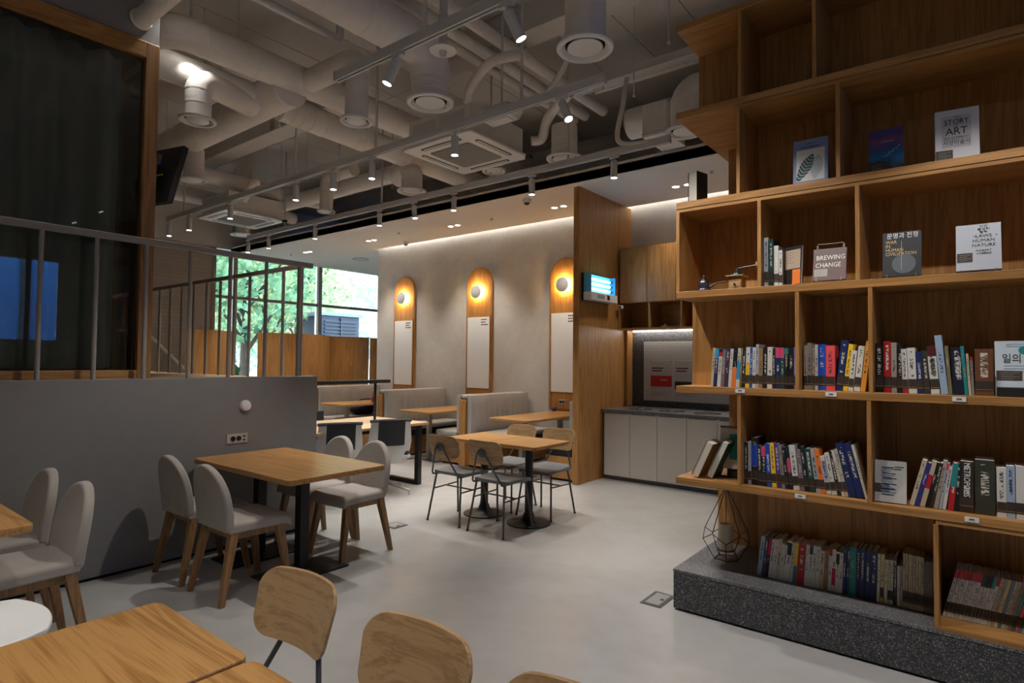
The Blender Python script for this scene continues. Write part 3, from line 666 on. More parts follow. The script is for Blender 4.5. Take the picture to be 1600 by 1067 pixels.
def cover_mat():
    k = NT('book_cover'); oi = k.n('ObjectInfo'); tc = k.n('TexCoord'); sp = k.n('SeparateXYZ'); k.l(tc.outputs['Generated'], sp.inputs[0])
    def rng(o, a, b_):
        g = k.n('Math', operation='GREATER_THAN'); g.inputs[1].default_value = a; k.l(o, g.inputs[0])
        h = k.n('Math', operation='LESS_THAN'); h.inputs[1].default_value = b_; k.l(o, h.inputs[0])
        m = k.n('Math', operation='MULTIPLY'); k.l(g.outputs[0], m.inputs[0]); k.l(h.outputs[0], m.inputs[1]); return m.outputs[0]
    def mul(a, b_):
        m = k.n('Math', operation='MULTIPLY'); k.l(a, m.inputs[0]); k.l(b_, m.inputs[1]); return m.outputs[0]
    mp = k.n('Mapping'); mp.inputs['Scale'].default_value = (3, 1, 34); k.l(tc.outputs['Generated'], mp.inputs[0])
    mu = k.n('Math', operation='MULTIPLY'); mu.inputs[1].default_value = 91; k.l(oi.outputs['Random'], mu.inputs[0]); k.l(mu.outputs[0], mp.inputs['Location'])
    nz = k.noise(mp.outputs[0], 1.0, 2, .6)
    lo = k.noise(mp.outputs[0], .12, 1, .5)
    a = mul(mul(rng(sp.outputs[0], .30, .70), rng(sp.outputs[2], .36, .92)), mul(rng(sp.outputs[1], -1, .02), mul(rng(nz, .5, 2), rng(lo, .42, 2))))
    bw = k.n('RGBToBW'); k.l(oi.outputs['Color'], bw.inputs[0])
    tx = k.ramp(bw.outputs[0], [(.14, (.62, .58, .5, 1)), (.2, (.06, .05, .06, 1))])
    mx = k.n('MixRGB'); k.l(a, mx.inputs[0]); k.l(oi.outputs['Color'], mx.inputs[1]); k.l(tx, mx.inputs[2])
    k.l(mx.outputs[0], k.b.inputs['Base Color']); k.b.inputs['Roughness'].default_value = .45
    return k.m
m_cover = cover_mat()
m_band = flat('library_band', srgb(52, 42, 34), .6)
def pal(c): return srgb(*PAL[c])
def pmat(c): return flat('print_' + c, pal(c), .5)
def nword(n):
    u = 'zeroth first second third fourth fifth sixth seventh eighth ninth tenth eleventh twelfth thirteenth fourteenth fifteenth sixteenth seventeenth eighteenth nineteenth'.split()
    if n < 20: return u[n]
    tens = {2: 'twent', 3: 'thirt', 4: 'fort', 5: 'fift'}[n // 10]
    return tens + 'ieth' if n % 10 == 0 else tens + 'y-' + u[n % 10]
def book(name, label, cat, loc, w, h, d, col, lean=0, band=0, extra='', rotz=0, group=None, wordmat=None):
    t = thing(name, label, cat, loc, rotz, group)
    t.rotation_euler = (0, math.radians(lean), rotz)
    b_ = min(.002, w * .14)
    c = MB().box(0, b_, 0, d, 0, h).box(w - b_, w, 0, d, 0, h).box(b_, w - b_, 0, b_, 0, h).build('cover', m_cover, t, world=False)
    c.color = pal(col)
    B(b_, w - b_, b_, d - .004, .003, h - .003).build('page_block', m_paper, t, world=False)
    e = .0006
    if band:
        B(0.0003, w - .0003, -e, 0, h * .10, h * .31).build('library_band', m_band, t, world=False)
        B(0.0003, w - .0003, -e * 1.5, -e, h * .125, h * .135).build('band_line', flat('band_line', srgb(150, 120, 70), .5), t, world=False)
    if extra and not extra.startswith('word'):
        i = min(extra.find(ch) for ch in '<>.' if ch in extra); cc = extra[:i]; sp = extra[i:]
        lo, hi = (0, float(sp[1:])) if sp[0] == '<' else (float(sp[1:]), 1) if sp[0] == '>' else tuple(float(q) for q in sp.split('-'))
        lo = max(lo, .31 if band and lo > .12 else lo)
        B(.0002, w - .0002, -e * .5, 0, h * lo, h * hi).build('spine_patch', pmat(cc), t, world=False)
    if extra.startswith('word:'):
        bpy.context.view_layer.update()
        m = root_matrix(t) @ Matrix.Translation((w * .5, -.0008, h * .64)) @ Matrix(((0, 1, 0, 0), (0, 0, -1, 0), (-1, 0, 0, 0), (0, 0, 0, 1)))
        lettering(extra[5:], min(w * 1.05, .034), wordmat or m_ink, t, m, 'spine_title', squeeze=.62 if len(extra) > 15 else .8)
    return t
ROWD = dict(A=('in the row below the coffee grinder', 'books below the coffee grinder'), B=('in the row with the coral book', 'books beside the coral book'), C=('in the row left of the display box', 'books left of the display box'),
            D=('in the row leaning on the navy pair', 'leaning books in the second lowest row'), E=('in the row beside the thick olive box', 'books beside the thick olive box'), F=('in the row on the granite plinth', 'books on the granite plinth'), G=('in the magazine row at bottom right', 'magazines in the bottom right compartment'))
BOOK_ROWS = [
 ('A',3.52,1.337,[
  (-1.254, 0.016, 0.229, 'cream', 4, 0, ''),
  (-1.239, 0.021, 0.221, 'navy', 4, 0, 'cyan>.75'),
  (-1.217, 0.021, 0.203, 'white', 4, 0, 'red>.88'),
  (-1.196, 0.02, 0.22, 'mauve', 4, 0, ''),
  (-1.176, 0.025, 0.229, 'plum', 4, 0, ''),
  (-1.151, 0.018, 0.224, 'white', 4, 0, ''),
  (-1.133, 0.025, 0.229, 'black', 4, 0, 'orange<.5'),
  (-1.109, 0.021, 0.227, 'white', 3, 0, 'cyan.2-.65'),
  (-1.087, 0.011, 0.229, 'olive', 3, 0, ''),
  (-1.076, 0.021, 0.226, 'black', 2, 1, ''),
  (-1.055, 0.023, 0.233, 'white', 2, 1, 'yellow<.58'),
  (-1.032, 0.017, 0.226, 'blue', 1, 1, ''),
  (-1.015, 0.018, 0.23, 'white', 1, 1, ''),
  (-0.997, 0.016, 0.249, 'silver', 1, 1, ''),
  (-0.982, 0.023, 0.226, 'tan', 1, 1, ''),
  (-0.958, 0.024, 0.226, 'black', 1, 1, ''),
  (-0.934, 0.027, 0.233, 'white', 1, 1, ''),
  (-0.907, 0.018, 0.225, 'umber', 0, 1, ''),
  (-0.889, 0.024, 0.229, 'navy', 0, 1, 'pink>.75'),
  (-0.865, 0.022, 0.228, 'pine', 0, 1, 'pink>.75'),
  (-0.842, 0.021, 0.225, 'black', 0, 1, 'teal>.85'),
  (-0.821, 0.027, 0.227, 'black', 0, 1, ''),
  (-0.795, 0.016, 0.23, 'violet', 0, 1, ''),
 ]),
 ('B',3.52,1.337,[
  (-0.744, 0.017, 0.24, 'stone', 0, 1, ''),
  (-0.727, 0.023, 0.253, 'grey', 0, 1, ''),
  (-0.704, 0.015, 0.244, 'taupe', 0, 1, ''),
  (-0.689, 0.015, 0.244, 'white', 0, 1, ''),
  (-0.674, 0.038, 0.246, 'blue', 0, 1, ''),
  (-0.636, 0.044, 0.238, 'coral', 0, 1, ''),
  (-0.59, 0.032, 0.265, 'navy', 6, 1, ''),
  (-0.558, 0.022, 0.246, 'yellow', 7, 1, ''),
  (-0.534, 0.023, 0.211, 'white', 6, 1, ''),
  (-0.508, 0.029, 0.235, 'white', 6, 1, ''),
  (-0.477, 0.022, 0.26, 'amber', 6, 0, ''),
 ]),
 ('C',3.52,1.337,[
  (-0.411, 0.036, 0.248, 'black', 0, 1, ''),
  (-0.374, 0.031, 0.258, 'red', 0, 1, ''),
  (-0.342, 0.024, 0.25, 'stone', 0, 1, ''),
  (-0.317, 0.023, 0.241, 'black', 0, 1, ''),
  (-0.293, 0.024, 0.218, 'white', -2, 1, 'red<.12'),
  (-0.268, 0.034, 0.224, 'white', -2, 1, ''),
  (-0.234, 0.026, 0.203, 'navy', -2, 1, ''),
  (-0.207, 0.025, 0.21, 'moss', -3, 1, ''),
  (-0.179, 0.035, 0.233, 'white', -4, 1, 'maroon>.78'),
  (-0.14, 0.029, 0.284, 'skyblue', -5, 0, ''),
  (-0.11, 0.015, 0.232, 'olive', -4, 0, ''),
  (-0.094, 0.044, 0.226, 'ink', -2, 0, ''),
  (-0.049, 0.014, 0.232, 'teal', -4, 0, ''),
  (-0.034, 0.01, 0.196, 'cream', -3, 0, ''),
  (-0.023, 0.01, 0.182, 'grey', -2, 0, 'red>.9'),
  (-0.011, 0.069, 0.218, 'rust', 0, 1, ''),
 ]),
 ('D',3.51,0.792,[
  (-1.058, 0.022, 0.235, 'black', 0, 1, ''),
  (-1.036, 0.018, 0.241, 'silver', 0, 1, ''),
  (-1.018, 0.035, 0.266, 'black', 0, 1, 'blue.4-.85'),
  (-0.981, 0.023, 0.223, 'ink', -2, 1, ''),
  (-0.958, 0.024, 0.221, 'black', -2, 1, 'pink>.75'),
  (-0.933, 0.026, 0.238, 'blue', -3, 1, ''),
  (-0.906, 0.025, 0.241, 'yellow', -4, 1, ''),
  (-0.88, 0.023, 0.241, 'purple', -4, 1, ''),
  (-0.855, 0.018, 0.236, 'grey', -5, 1, ''),
  (-0.836, 0.02, 0.226, 'black', -6, 1, ''),
  (-0.815, 0.018, 0.234, 'ink', -6, 1, 'pink.4-.7'),
  (-0.796, 0.031, 0.241, 'white', -6, 1, ''),
  (-0.763, 0.024, 0.217, 'mauve', -6, 1, ''),
  (-0.738, 0.021, 0.24, 'ink', -7, 1, ''),
  (-0.716, 0.03, 0.231, 'pine', -7, 1, ''),
  (-0.684, 0.023, 0.232, 'silver', -8, 1, ''),
  (-0.66, 0.025, 0.233, 'orange', -9, 1, ''),
  (-0.634, 0.023, 0.2, 'white', -10, 1, 'word:FREE WOR'),
  (-0.609, 0.024, 0.217, 'white', -10, 1, ''),
  (-0.584, 0.02, 0.233, 'umber', -11, 1, ''),
  (-0.563, 0.013, 0.238, 'white', -12, 1, ''),
  (-0.549, 0.016, 0.245, 'cream', -12, 1, ''),
  (-0.532, 0.036, 0.277, 'navy', -13, 0, ''),
  (-0.494, 0.034, 0.28, 'navy', -13, 0, ''),
  (-0.458, 0.012, 0.277, 'white', -13, 0, ''),
 ]),
 ('E',3.51,0.792,[
  (-0.272, 0.02, 0.231, 'cream', 14, 0, ''),
  (-0.251, 0.02, 0.219, 'indigo', 14, 0, ''),
  (-0.23, 0.021, 0.229, 'beige', 13, 0, 'red.4-.7'),
  (-0.208, 0.015, 0.223, 'black', 12, 0, ''),
  (-0.192, 0.016, 0.222, 'umber', 11, 0, ''),
  (-0.175, 0.017, 0.234, 'stone', 10, 0, ''),
  (-0.156, 0.013, 0.224, 'silver', 9, 0, 'pink>.85'),
  (-0.142, 0.015, 0.21, 'white', 8, 0, ''),
  (-0.121, 0.023, 0.225, 'red', 6, 0, 'teal>.5'),
  (-0.098, 0.02, 0.226, 'black', 4, 0, ''),
  (-0.076, 0.053, 0.237, 'umber', 1, 1, 'word:METROPOLIS'),
  (-0.017, 0.074, 0.251, 'moss', 0, 0, ''),
  (0.061, 0.035, 0.223, 'white', 0, 1, ''),
  (0.096, 0.03, 0.235, 'skyblue', 0, 1, ''),
  (0.128, 0.042, 0.237, 'white', 0, 1, ''),
  (0.172, 0.031, 0.237, 'black', 0, 1, ''),
  (0.204, 0.027, 0.245, 'stone', 0, 1, ''),
 ]),
 ('F',3.66,0.241,[
  (-1.033, 0.024, 0.23, 'skyblue', 7, 0, ''),
  (-1.008, 0.018, 0.228, 'plum', 7, 0, ''),
  (-0.989, 0.017, 0.233, 'black', 7, 0, 'crimson.55-.98'),
  (-0.971, 0.02, 0.225, 'white', 6.0, 0, ''),
  (-0.95, 0.019, 0.226, 'white', 5.8, 0, ''),
  (-0.931, 0.02, 0.234, 'cream', 5.6, 0, ''),
  (-0.911, 0.014, 0.208, 'white', 5.4, 0, ''),
  (-0.896, 0.015, 0.204, 'white', 5.2, 0, ''),
  (-0.881, 0.024, 0.233, 'white', 5.0, 0, 'black.65-.95'),
  (-0.856, 0.015, 0.227, 'white', 4.8, 0, ''),
  (-0.841, 0.019, 0.229, 'yellow', 4.6, 0, 'teal<.42'),
  (-0.821, 0.039, 0.221, 'red', 4.4, 0, ''),
  (-0.781, 0.018, 0.229, 'white', 4.2, 0, ''),
  (-0.763, 0.019, 0.223, 'white', 4.0, 0, 'plum>.8'),
  (-0.744, 0.018, 0.229, 'white', 3.8, 0, ''),
  (-0.725, 0.019, 0.23, 'white', 3.6, 0, ''),
  (-0.705, 0.021, 0.211, 'cream', 3.4, 0, ''),
  (-0.683, 0.02, 0.219, 'tan', 3.2, 0, ''),
  (-0.662, 0.017, 0.225, 'white', 3.0, 0, 'red>.85'),
  (-0.645, 0.018, 0.229, 'white', 2.8, 0, 'crimson.15-.55'),
  (-0.626, 0.017, 0.22, 'white', 2.6, 0, 'black.7-.95'),
  (-0.609, 0.018, 0.218, 'white', 2.4, 0, ''),
  (-0.594, 0.017, 0.252, 'navy', 3, 0, ''),
  (-0.576, 0.015, 0.254, 'navy', 3, 0, ''),
  (-0.56, 0.032, 0.257, 'teal', 2, 0, ''),
  (-0.527, 0.015, 0.255, 'navy', 2, 0, ''),
  (-0.511, 0.023, 0.256, 'navy', 2, 0, ''),
  (-0.487, 0.025, 0.255, 'navy', 2, 0, ''),
  (-0.462, 0.029, 0.255, 'navy', 2, 0, ''),
  (-0.432, 0.014, 0.248, 'white', 2, 0, ''),
  (-0.417, 0.015, 0.249, 'lemon', 2, 1, ''),
  (-0.4, 0.015, 0.224, 'white', 2, 0, ''),
  (-0.384, 0.01, 0.227, 'lemon', 2, 1, ''),
  (-0.373, 0.012, 0.227, 'white', 2, 1, ''),
  (-0.359, 0.017, 0.246, 'slate', 1, 0, ''),
  (-0.342, 0.013, 0.205, 'white', 1, 0, ''),
  (-0.328, 0.01, 0.208, 'stone', 1, 0, ''),
  (-0.317, 0.01, 0.274, 'cream', 1, 1, ''),
  (-0.306, 0.01, 0.273, 'cream', 1, 1, ''),
  (-0.294, 0.01, 0.272, 'cream', 1, 1, ''),
  (-0.284, 0.01, 0.271, 'cream', 1, 1, ''),
  (-0.273, 0.01, 0.27, 'cream', 1, 1, ''),
  (-0.262, 0.01, 0.269, 'cream', 1, 1, ''),
  (-0.251, 0.01, 0.268, 'cream', 1, 1, ''),
  (-0.24, 0.01, 0.267, 'cream', 1, 1, ''),
  (-0.229, 0.006, 0.253, 'grey', 1, 1, ''),
  (-0.222, 0.006, 0.253, 'grey', 1, 1, ''),
  (-0.215, 0.006, 0.253, 'grey', 1, 1, ''),
  (-0.208, 0.006, 0.253, 'grey', 1, 1, ''),
  (-0.201, 0.006, 0.253, 'grey', 1, 1, ''),
  (-0.194, 0.006, 0.253, 'grey', 1, 1, ''),
  (-0.187, 0.006, 0.253, 'grey', 1, 1, ''),
  (-0.18, 0.006, 0.253, 'grey', 1, 1, ''),
 ]),
 ('G',3.6,0.277,[
  (-0.15, 0.014, 0.242, 'white', 14, 1, 'red>.82'),
  (-0.134, 0.014, 0.242, 'white', 14, 1, 'red>.82'),
  (-0.119, 0.014, 0.241, 'white', 14, 1, 'red>.82'),
  (-0.104, 0.014, 0.241, 'white', 14, 1, 'red>.82'),
  (-0.089, 0.014, 0.241, 'white', 14, 1, 'red>.82'),
  (-0.074, 0.014, 0.241, 'white', 14, 1, 'red>.82'),
  (-0.06, 0.014, 0.24, 'white', 14, 1, 'red>.82'),
  (-0.045, 0.012, 0.24, 'white', 14, 1, 'pine>.75'),
  (-0.032, 0.012, 0.239, 'white', 14, 1, 'black>.75'),
  (-0.019, 0.012, 0.239, 'white', 14, 1, 'ink>.75'),
  (-0.006, 0.012, 0.238, 'white', 14, 1, 'teal>.75'),
  (0.006, 0.012, 0.237, 'white', 14, 1, 'red>.82'),
  (0.019, 0.012, 0.237, 'cream', 14, 1, ''),
  (0.032, 0.012, 0.236, 'stone', 14, 1, ''),
  (0.044, 0.012, 0.235, 'lemon', 14, 1, ''),
  (0.057, 0.012, 0.235, 'steel', 14, 1, ''),
  (0.069, 0.012, 0.234, 'cream', 14, 1, ''),
  (0.081, 0.012, 0.234, 'stone', 14, 1, ''),
  (0.094, 0.011, 0.233, 'tan', 14, 1, ''),
  (0.106, 0.011, 0.232, 'teal', 14, 1, ''),
  (0.118, 0.011, 0.232, 'coral', 14, 1, ''),
  (0.13, 0.011, 0.231, 'steel', 14, 1, ''),
  (0.142, 0.011, 0.231, 'cream', 14, 1, ''),
 ]),
]

for rn, yS, zb, L in BOOK_ROWS:
    for i, (x, w, h, c, lean, band, ex) in enumerate(L):
        w = max(w - .0008, .004); cn = PALN.get(c, c); kind = 'magazine' if rn == 'G' or (rn == 'F' and i > 37) else 'book'
        det = ''
        if ex and not ex.startswith('word'): 
            q = ex[:min(ex.find(ch) for ch in '<>.' if ch in ex)]; det = ' with %s patch' % PALN.get(q, q)
        zb = {'A': 1.338, 'B': 1.338, 'C': 1.338, 'D': .792, 'E': .792, 'F': .241, 'G': .262}[rn]
        z = zb + (w * math.sin(math.radians(lean)) if lean > 0 else 0) + .0006
        d = .142 + .018 * ((i * 7 + len(L)) % 5) / 4
        lab = '%s %s%s, %s from left %s' % (cn, kind, det, nword(i + 1), ROWD[rn][0])
        if len(lab.replace('-', ' ').split()) > 16: lab = lab.replace(det, '')
        tt = book(kind, lab, kind, (x, yS + .004 * ((i * 5) % 4) / 4, z), w, h, d, c, lean, band, ex, group=ROWD[rn][1], wordmat=m_inkw if c in ('umber',) else pmat('blue'))
        if rn == 'C' and c == 'white' and i == 8:
            for k, ch in enumerate('총균쇠'):
                m = root_matrix(tt) @ frame_m((w / 2, -.0012, h * (.68 - .12 * k)), (1, 0, 0), (0, 0, 1)); lettering(ch, .028, m_ink, tt, m, 'spine_title')
        if rn == 'C' and c == 'ink':
            for k, ch in enumerate('마케팅반란'):
                m = root_matrix(tt) @ frame_m((w * .62, -.0012, h * (.74 - .095 * k)), (1, 0, 0), (0, 0, 1)); lettering(ch, .025, m_inkw, tt, m, 'spine_title')

# ------------------------------------------------------------------ books and objects shown face-out
def faceout(name, label, cat, x0, x1, y, z, h, th, col, tilt=0, rotz=0, mat=None):
    """a book shown by its front cover; local frame: x right, z up, front at y=0"""
    t = thing(name, label, cat, (x0, y, z)); t.rotation_euler = (-math.radians(tilt), 0, rotz); w = x1 - x0; bpy.context.view_layer.update()
    b_ = .002
    c = MB().box(0, w, 0, b_, 0, h).box(0, w, th - b_, th, 0, h).box(0, b_, b_, th - b_, 0, h).build('cover', mat or flat('cover_' + name + str(len(MATS)), col, .4), t, world=False)
    B(b_, w - .003, b_, th - b_, .003, h - .003).build('page_block', m_paper, t, world=False)
    return t, w
def put(t, x, z, body, size, mat, align='CENTER', sq=1.0, name='lettering'):
    return lettering(body, size, mat, t, root_matrix(t) @ frame_m((x, -.0009, z), (1, 0, 0), (0, 0, 1)), name, align, sq)
def lbox(t, name, mat, x0, x1, z0, z1, e=.0008, e0=0): return B(x0, x1, -e, -e0, z0, z1).build(name, mat, t, world=False)
def lines(t, mat, x0, x1, z, n, dz, th=.0012):
    for k in range(n): lbox(t, 'print_line', mat, x0, x1 - (x1 - x0) * (.3 if k % 2 else 0), z - k * dz - th, z - k * dz, .0013, .0008)
m_lblk = flat('brown_sticker', srgb(66, 56, 48), .6); m_lgrey = flat('pale_print', (.4, .38, .34, 1), .7)
# pale blue book with leaf plate
t, w = faceout('book', 'pale blue book with teal leaf picture, shown face-out on the upper shelf', 'book', -.795, -.622, 3.53, 2.453, .262, .022, srgb(112, 134, 186), 4)
lbox(t, 'picture', flat('plate_white', srgb(214, 218, 224), .5), .016, w - .016, .028, .205)
put(t, w / 2, .216, 'MOMENT', .018, pmat('ink'), sq=1.25, name='title'); lbox(t, 'print_line', pmat('ink'), w * .38, w * .62, .236, .238, .0013)
def leaf(t, name, mat, base, tip, hw, n, gap):
    m = MB(); bx, bz = base; ux, uz = tip[0] - bx, tip[1] - bz; L = math.hypot(ux, uz); ux, uz = ux / L, uz / L; px, pz = -uz, ux
    for k in range(n):
        s0, s1 = k / n, (k + gap) / n; r0 = hw * math.sin(math.pi * min(1, .12 + .86 * s0)); r1 = hw * math.sin(math.pi * min(1, .12 + .86 * s1))
        for sg in (-1, 1):
            a = (bx + ux * L * s0, bz + uz * L * s0); b_ = (bx + ux * L * s1, bz + uz * L * s1)
            c = (b_[0] + sg * px * r1 + ux * r1 * .6, b_[1] + sg * pz * r1 + uz * r1 * .6); d = (a[0] + sg * px * r0 + ux * r0 * .6, a[1] + sg * pz * r0 + uz * r0 * .6)
            m.add([(q[0], -.0014, q[1]) for q in (a, b_, c, d)], [(0, 1, 2, 3)])
    m.build(name, mat, t, world=False)
leaf(t, 'leaf_print', flat('leaf_teal', srgb(46, 84, 92), .6), (.022, .032), (.100, .175), .030, 9, .82)
leaf(t, 'leaf_print', flat('leaf_pale', srgb(128, 158, 164), .6), (.108, .034), (.125, .165), .032, 13, .5)
# blue / violet book
def galaxy():
    k = NT('galaxy_cover'); tc = k.n('TexCoord'); sp = k.n('SeparateXYZ'); k.l(tc.outputs['Generated'], sp.inputs[0])
    nz = k.noise(tc.outputs['Generated'], 2.2, 3, .5); ad = k.n('Math', operation='MULTIPLY_ADD'); ad.inputs[1].default_value = .35; k.l(nz, ad.inputs[0]); k.l(sp.outputs[2], ad.inputs[2])
    k.l(k.ramp(ad.outputs[0], [(.35, srgb(26, 30, 52)), (.55, srgb(20, 110, 170)), (.72, srgb(28, 70, 130)), (.9, srgb(120, 64, 100)), (1.0, srgb(56, 44, 110))]), k.b.inputs['Base Color']); k.b.inputs['Roughness'].default_value = .35; return k.m
t, w = faceout('book', 'dark blue and violet book with white script, face-out on the upper shelf', 'book', -.432, -.282, 3.53, 2.453, .235, .02, None, 4, mat=galaxy())
lbox(t, 'library_sticker', m_lblk, 0.001, w * .5, .004, .066); lines(t, m_lgrey, .012, w * .4, .05, 4, .010)
lbox(t, 'print_line', m_lgrey, w * .36, w * .74, .166, .170, .0013)
m = MB(); m.tube([(w * .45 + .006 * i, -.0016, .085 + .0045 * i + .006 * math.sin(i * 1.9)) for i in range(13)], .0009, 5).build('script', m_inkw, t, world=False)
# thick white book on art
t, w = faceout('book', 'thick white book with black capitals, face-out on the upper shelf', 'book', -.150, .022, 3.53, 2.453, .265, .045, srgb(205, 208, 214), 3, .12)
lbox(t, 'title_panel', flat('panel_grey', srgb(186, 186, 192), .5), w * .15, w * .82, .075, .235, .0006)
for body, z, s, sq in (('THE', .226, .008, 1.2), ('STORY', .203, .034, .92), ('OF', .180, .010, 1.2), ('ART', .155, .050, .92), ('E.H. GOMBRICH', .124, .014, .95), ('서양미술사', .100, .026, .9)): put(t, w * .49, z, body, s, m_ink, sq=sq, name='title')
for z in (.188, .116, .086): lbox(t, 'rule', m_lblk, w * .17, w * .80, z, z + .0009, .0012, .0007)
lbox(t, 'library_sticker', m_lblk, .001, w * .4, .02, .066); lines(t, m_lgrey, .012, w * .34, .056, 4, .009)
# black book with its page edges turned to the room
t = book('book', 'black hardback showing its page edges, alone on the shelf end', 'book', (-1.30, 3.60, 2.453), .062, .19, .11, 'black', 0, 0, '', math.radians(166))
# upright books beside the sign
for k, (x, w, h, c, l) in enumerate(((-.942, .022, .278, 'silver', 'tall pale grey book against the upright left of the brewing sign'), (-.918, .026, .268, 'pine', 'dark green hardback second from left beside the brewing sign'), (-.890, .024, .228, 'white', 'white book with black lettering third from left beside the brewing sign'), (-.864, .018, .20, 'white', 'short white book fourth from left beside the brewing sign'))):
    book('book', l, 'book', (x, 3.50, 1.9075), w, h, .15, c, 0, 1, '', group='upright books beside the brewing sign')
t, w = faceout('book', 'black and orange book with a beige label beside the white books', 'book', -.842, -.735, 3.52, 1.908, .215, .02, srgb(26, 22, 20), 3, -.5)
lbox(t, 'label', flat('kraft', srgb(170, 150, 130), .7), .006, w - .004, .09, .195); lines(t, m_ink, .014, .06, .18, 5, .014); lbox(t, 'cover_patch', pmat('orange'), w * .5, w - .002, .004, .085)
# brewing sign on a wire stand
t, w = faceout('sign', 'mauve sign with white hand lettering on a wire stand', 'sign', -.692, -.535, 3.49, 1.922, .178, .012, srgb(112, 92, 92), 12)
put(t, w * .53, .125, 'BREWING', .036, m_inkw, sq=.86); put(t, w * .46, .083, 'CHANGE', .036, m_inkw, sq=.82)
lbox(t, 'sticker', flat('sticker_grey', srgb(170, 166, 160), .6), .006, .070, .022, .064); lines(t, m_rail, .012, .064, .058, 4, .009)
MB().tube([(.014, .016, .0), (.014, .018, .205), (.020, .018, .212), (w - .020, .018, .212), (w - .014, .018, .205), (w - .014, .016, 0)], .002, 6).build('wire_back', flat('wire_cream', (.5, .45, .36, 1), .4), t, world=False)
for x in (.02, w - .02): MB().tube([(x, .016, .0), (x, -.012, -.006), (x, -.014, .012)], .002, 6).build('wire_hook', MATS['wire_cream'], t, world=False); MB().tube([(x, .018, .20), (x, .13, .018)], .002, 6).build('wire_leg', MATS['wire_cream'], t, world=False)
# dark book on war
t, w = faceout('book', 'dark grey book with gold capitals on a stand, middle of the third shelf', 'book', -.372, -.212, 3.49, 1.920, .228, .035, srgb(44, 48, 54), 10)
put(t, w * .52, .207, '문명과 전쟁', .032, m_inkw, sq=.86, name='title')
for k, (s, z) in enumerate((('WAR', .176), ('IN', .155), ('HUMAN', .134), ('CIVILIZATION', .113))): put(t, .012, z, s, .0235, m_gold, 'LEFT', .88, 'title')
MB().lathe((w * .56, -.0012, .06), [(.05, 0), (.05, -.0004)], 24, 'y').build('cover_emblem', flat('emblem_grey', srgb(84, 92, 98), .6), t, world=False)
MB().tube([(w * .5, -.003, .03), (w * .5, -.003, .18)], .0012, 5).build('cover_emblem', m_gold, t, world=False)
# white book on nature
t, w = faceout('book', 'white book with bold black capitals on a stand, right of the third shelf', 'book', -.075, .092, 3.49, 1.922, .225, .035, srgb(196, 202, 212), 11)
for s, z, q in (('인간', .212, .013), ('본성의', .198, .013), ('법칙', .184, .013), ('LAWS', .165, .021), ('HUMAN', .142, .021), ('NATURE', .119, .021), ('ROBERT', .093, .012), ('GREENE', .079, .012)): put(t, w * .62, z, s, q, m_ink, sq=1.08 if q > .02 else 1.3, name='title')
put(t, w * .42, .165, 'THE', .007, m_ink); put(t, w * .90, .165, 'OF', .007, m_ink)
lbox(t, 'library_sticker', m_lblk, .004, .062, .040, .085); lines(t, m_lgrey, .012, .056, .076, 4, .009)
for (x0, x1) in ((-.372, -.212), (-.075, .092)):
    t = thing('book_stand', 'small clear wire stand under the ' + ('dark grey' if x0 < -.2 else 'white') + ' face-out book', 'book stand', ((x0 + x1) / 2, 3.5, 1.907), group='wire book stands')
    for x in (x0 + .02, x1 - .02): MB().tube([(x, 3.475, 1.925), (x, 3.48, 1.911), (x, 3.62, 1.911), (x, 3.545, 2.04)], .0022, 6).build('wire', MATS['wire_cream'], t, smooth=True)
    MB().tube([(x0 + .02, 3.62, 1.911), (x1 - .02, 3.62, 1.911)], .0022, 6).build('cross_wire', MATS['wire_cream'], t)
# boxed book on a dark base at the right end of the eye-level shelf
t, w = faceout('display_book', 'white boxed book with brush lettering on a dark base', 'book', .062, .262, 3.50, 1.382, .21, .05, srgb(196, 208, 216), 5)
put(t, w * .50, .128, '일의 철학', .046, m_ink, sq=.84, name='title'); lines(t, pmat('steel'), .04, w - .01, .196, 2, .01); lines(t, pmat('steel'), .03, w - .01, .098, 3, .013)
MB().lathe((.10, -.0012, .168), [(.017, 0), (.017, -.0005)], 20, 'y').build('emblem', pmat('teal'), t, world=False)
lbox(t, 'library_sticker', m_lblk, .004, .095, .030, .075); lines(t, m_lgrey, .02, .085, .066, 4, .009)
t = thing('display_block', 'dark block under the white boxed book', 'display block', (.16, 3.55, 1.338)); B(.065, .262, 3.495, 3.60, 1.3382, 1.381).build('block', m_blackp, t, bevel=.002); B(.062, .067, 3.49, 3.60, 1.3382, 1.43).build('clear_edge', m_alu, t)
# face-out book with a drawn stack, second lowest row
t, w = faceout('book', 'white book with a drawn stack of blue books, leaning face-out', 'book', -.416, -.282, 3.49, .797, .205, .04, srgb(184, 182, 178), 14, .05)
for k in range(16):
    z = .035 + k * .0088; s = math.sin(k * 2.3) * .012; m = MB(); m.add([(.030 + s * .3, -.0012, z), (.082 + s, -.0012, z + .004 * math.sin(k)), (.082 + s, -.0012, z + .0035 + .004 * math.sin(k)), (.030 + s * .3, -.0012, z + .0055)], [(0, 1, 2, 3)]); m.build('drawn_book', pmat('steel') if k % 3 else pmat('ink'), t, world=False)
lines(t, pmat('ink'), w * .64, w * .92, .178, 2, .011, .004); lbox(t, 'library_sticker', m_lblk, .001, .062, .045, .090)
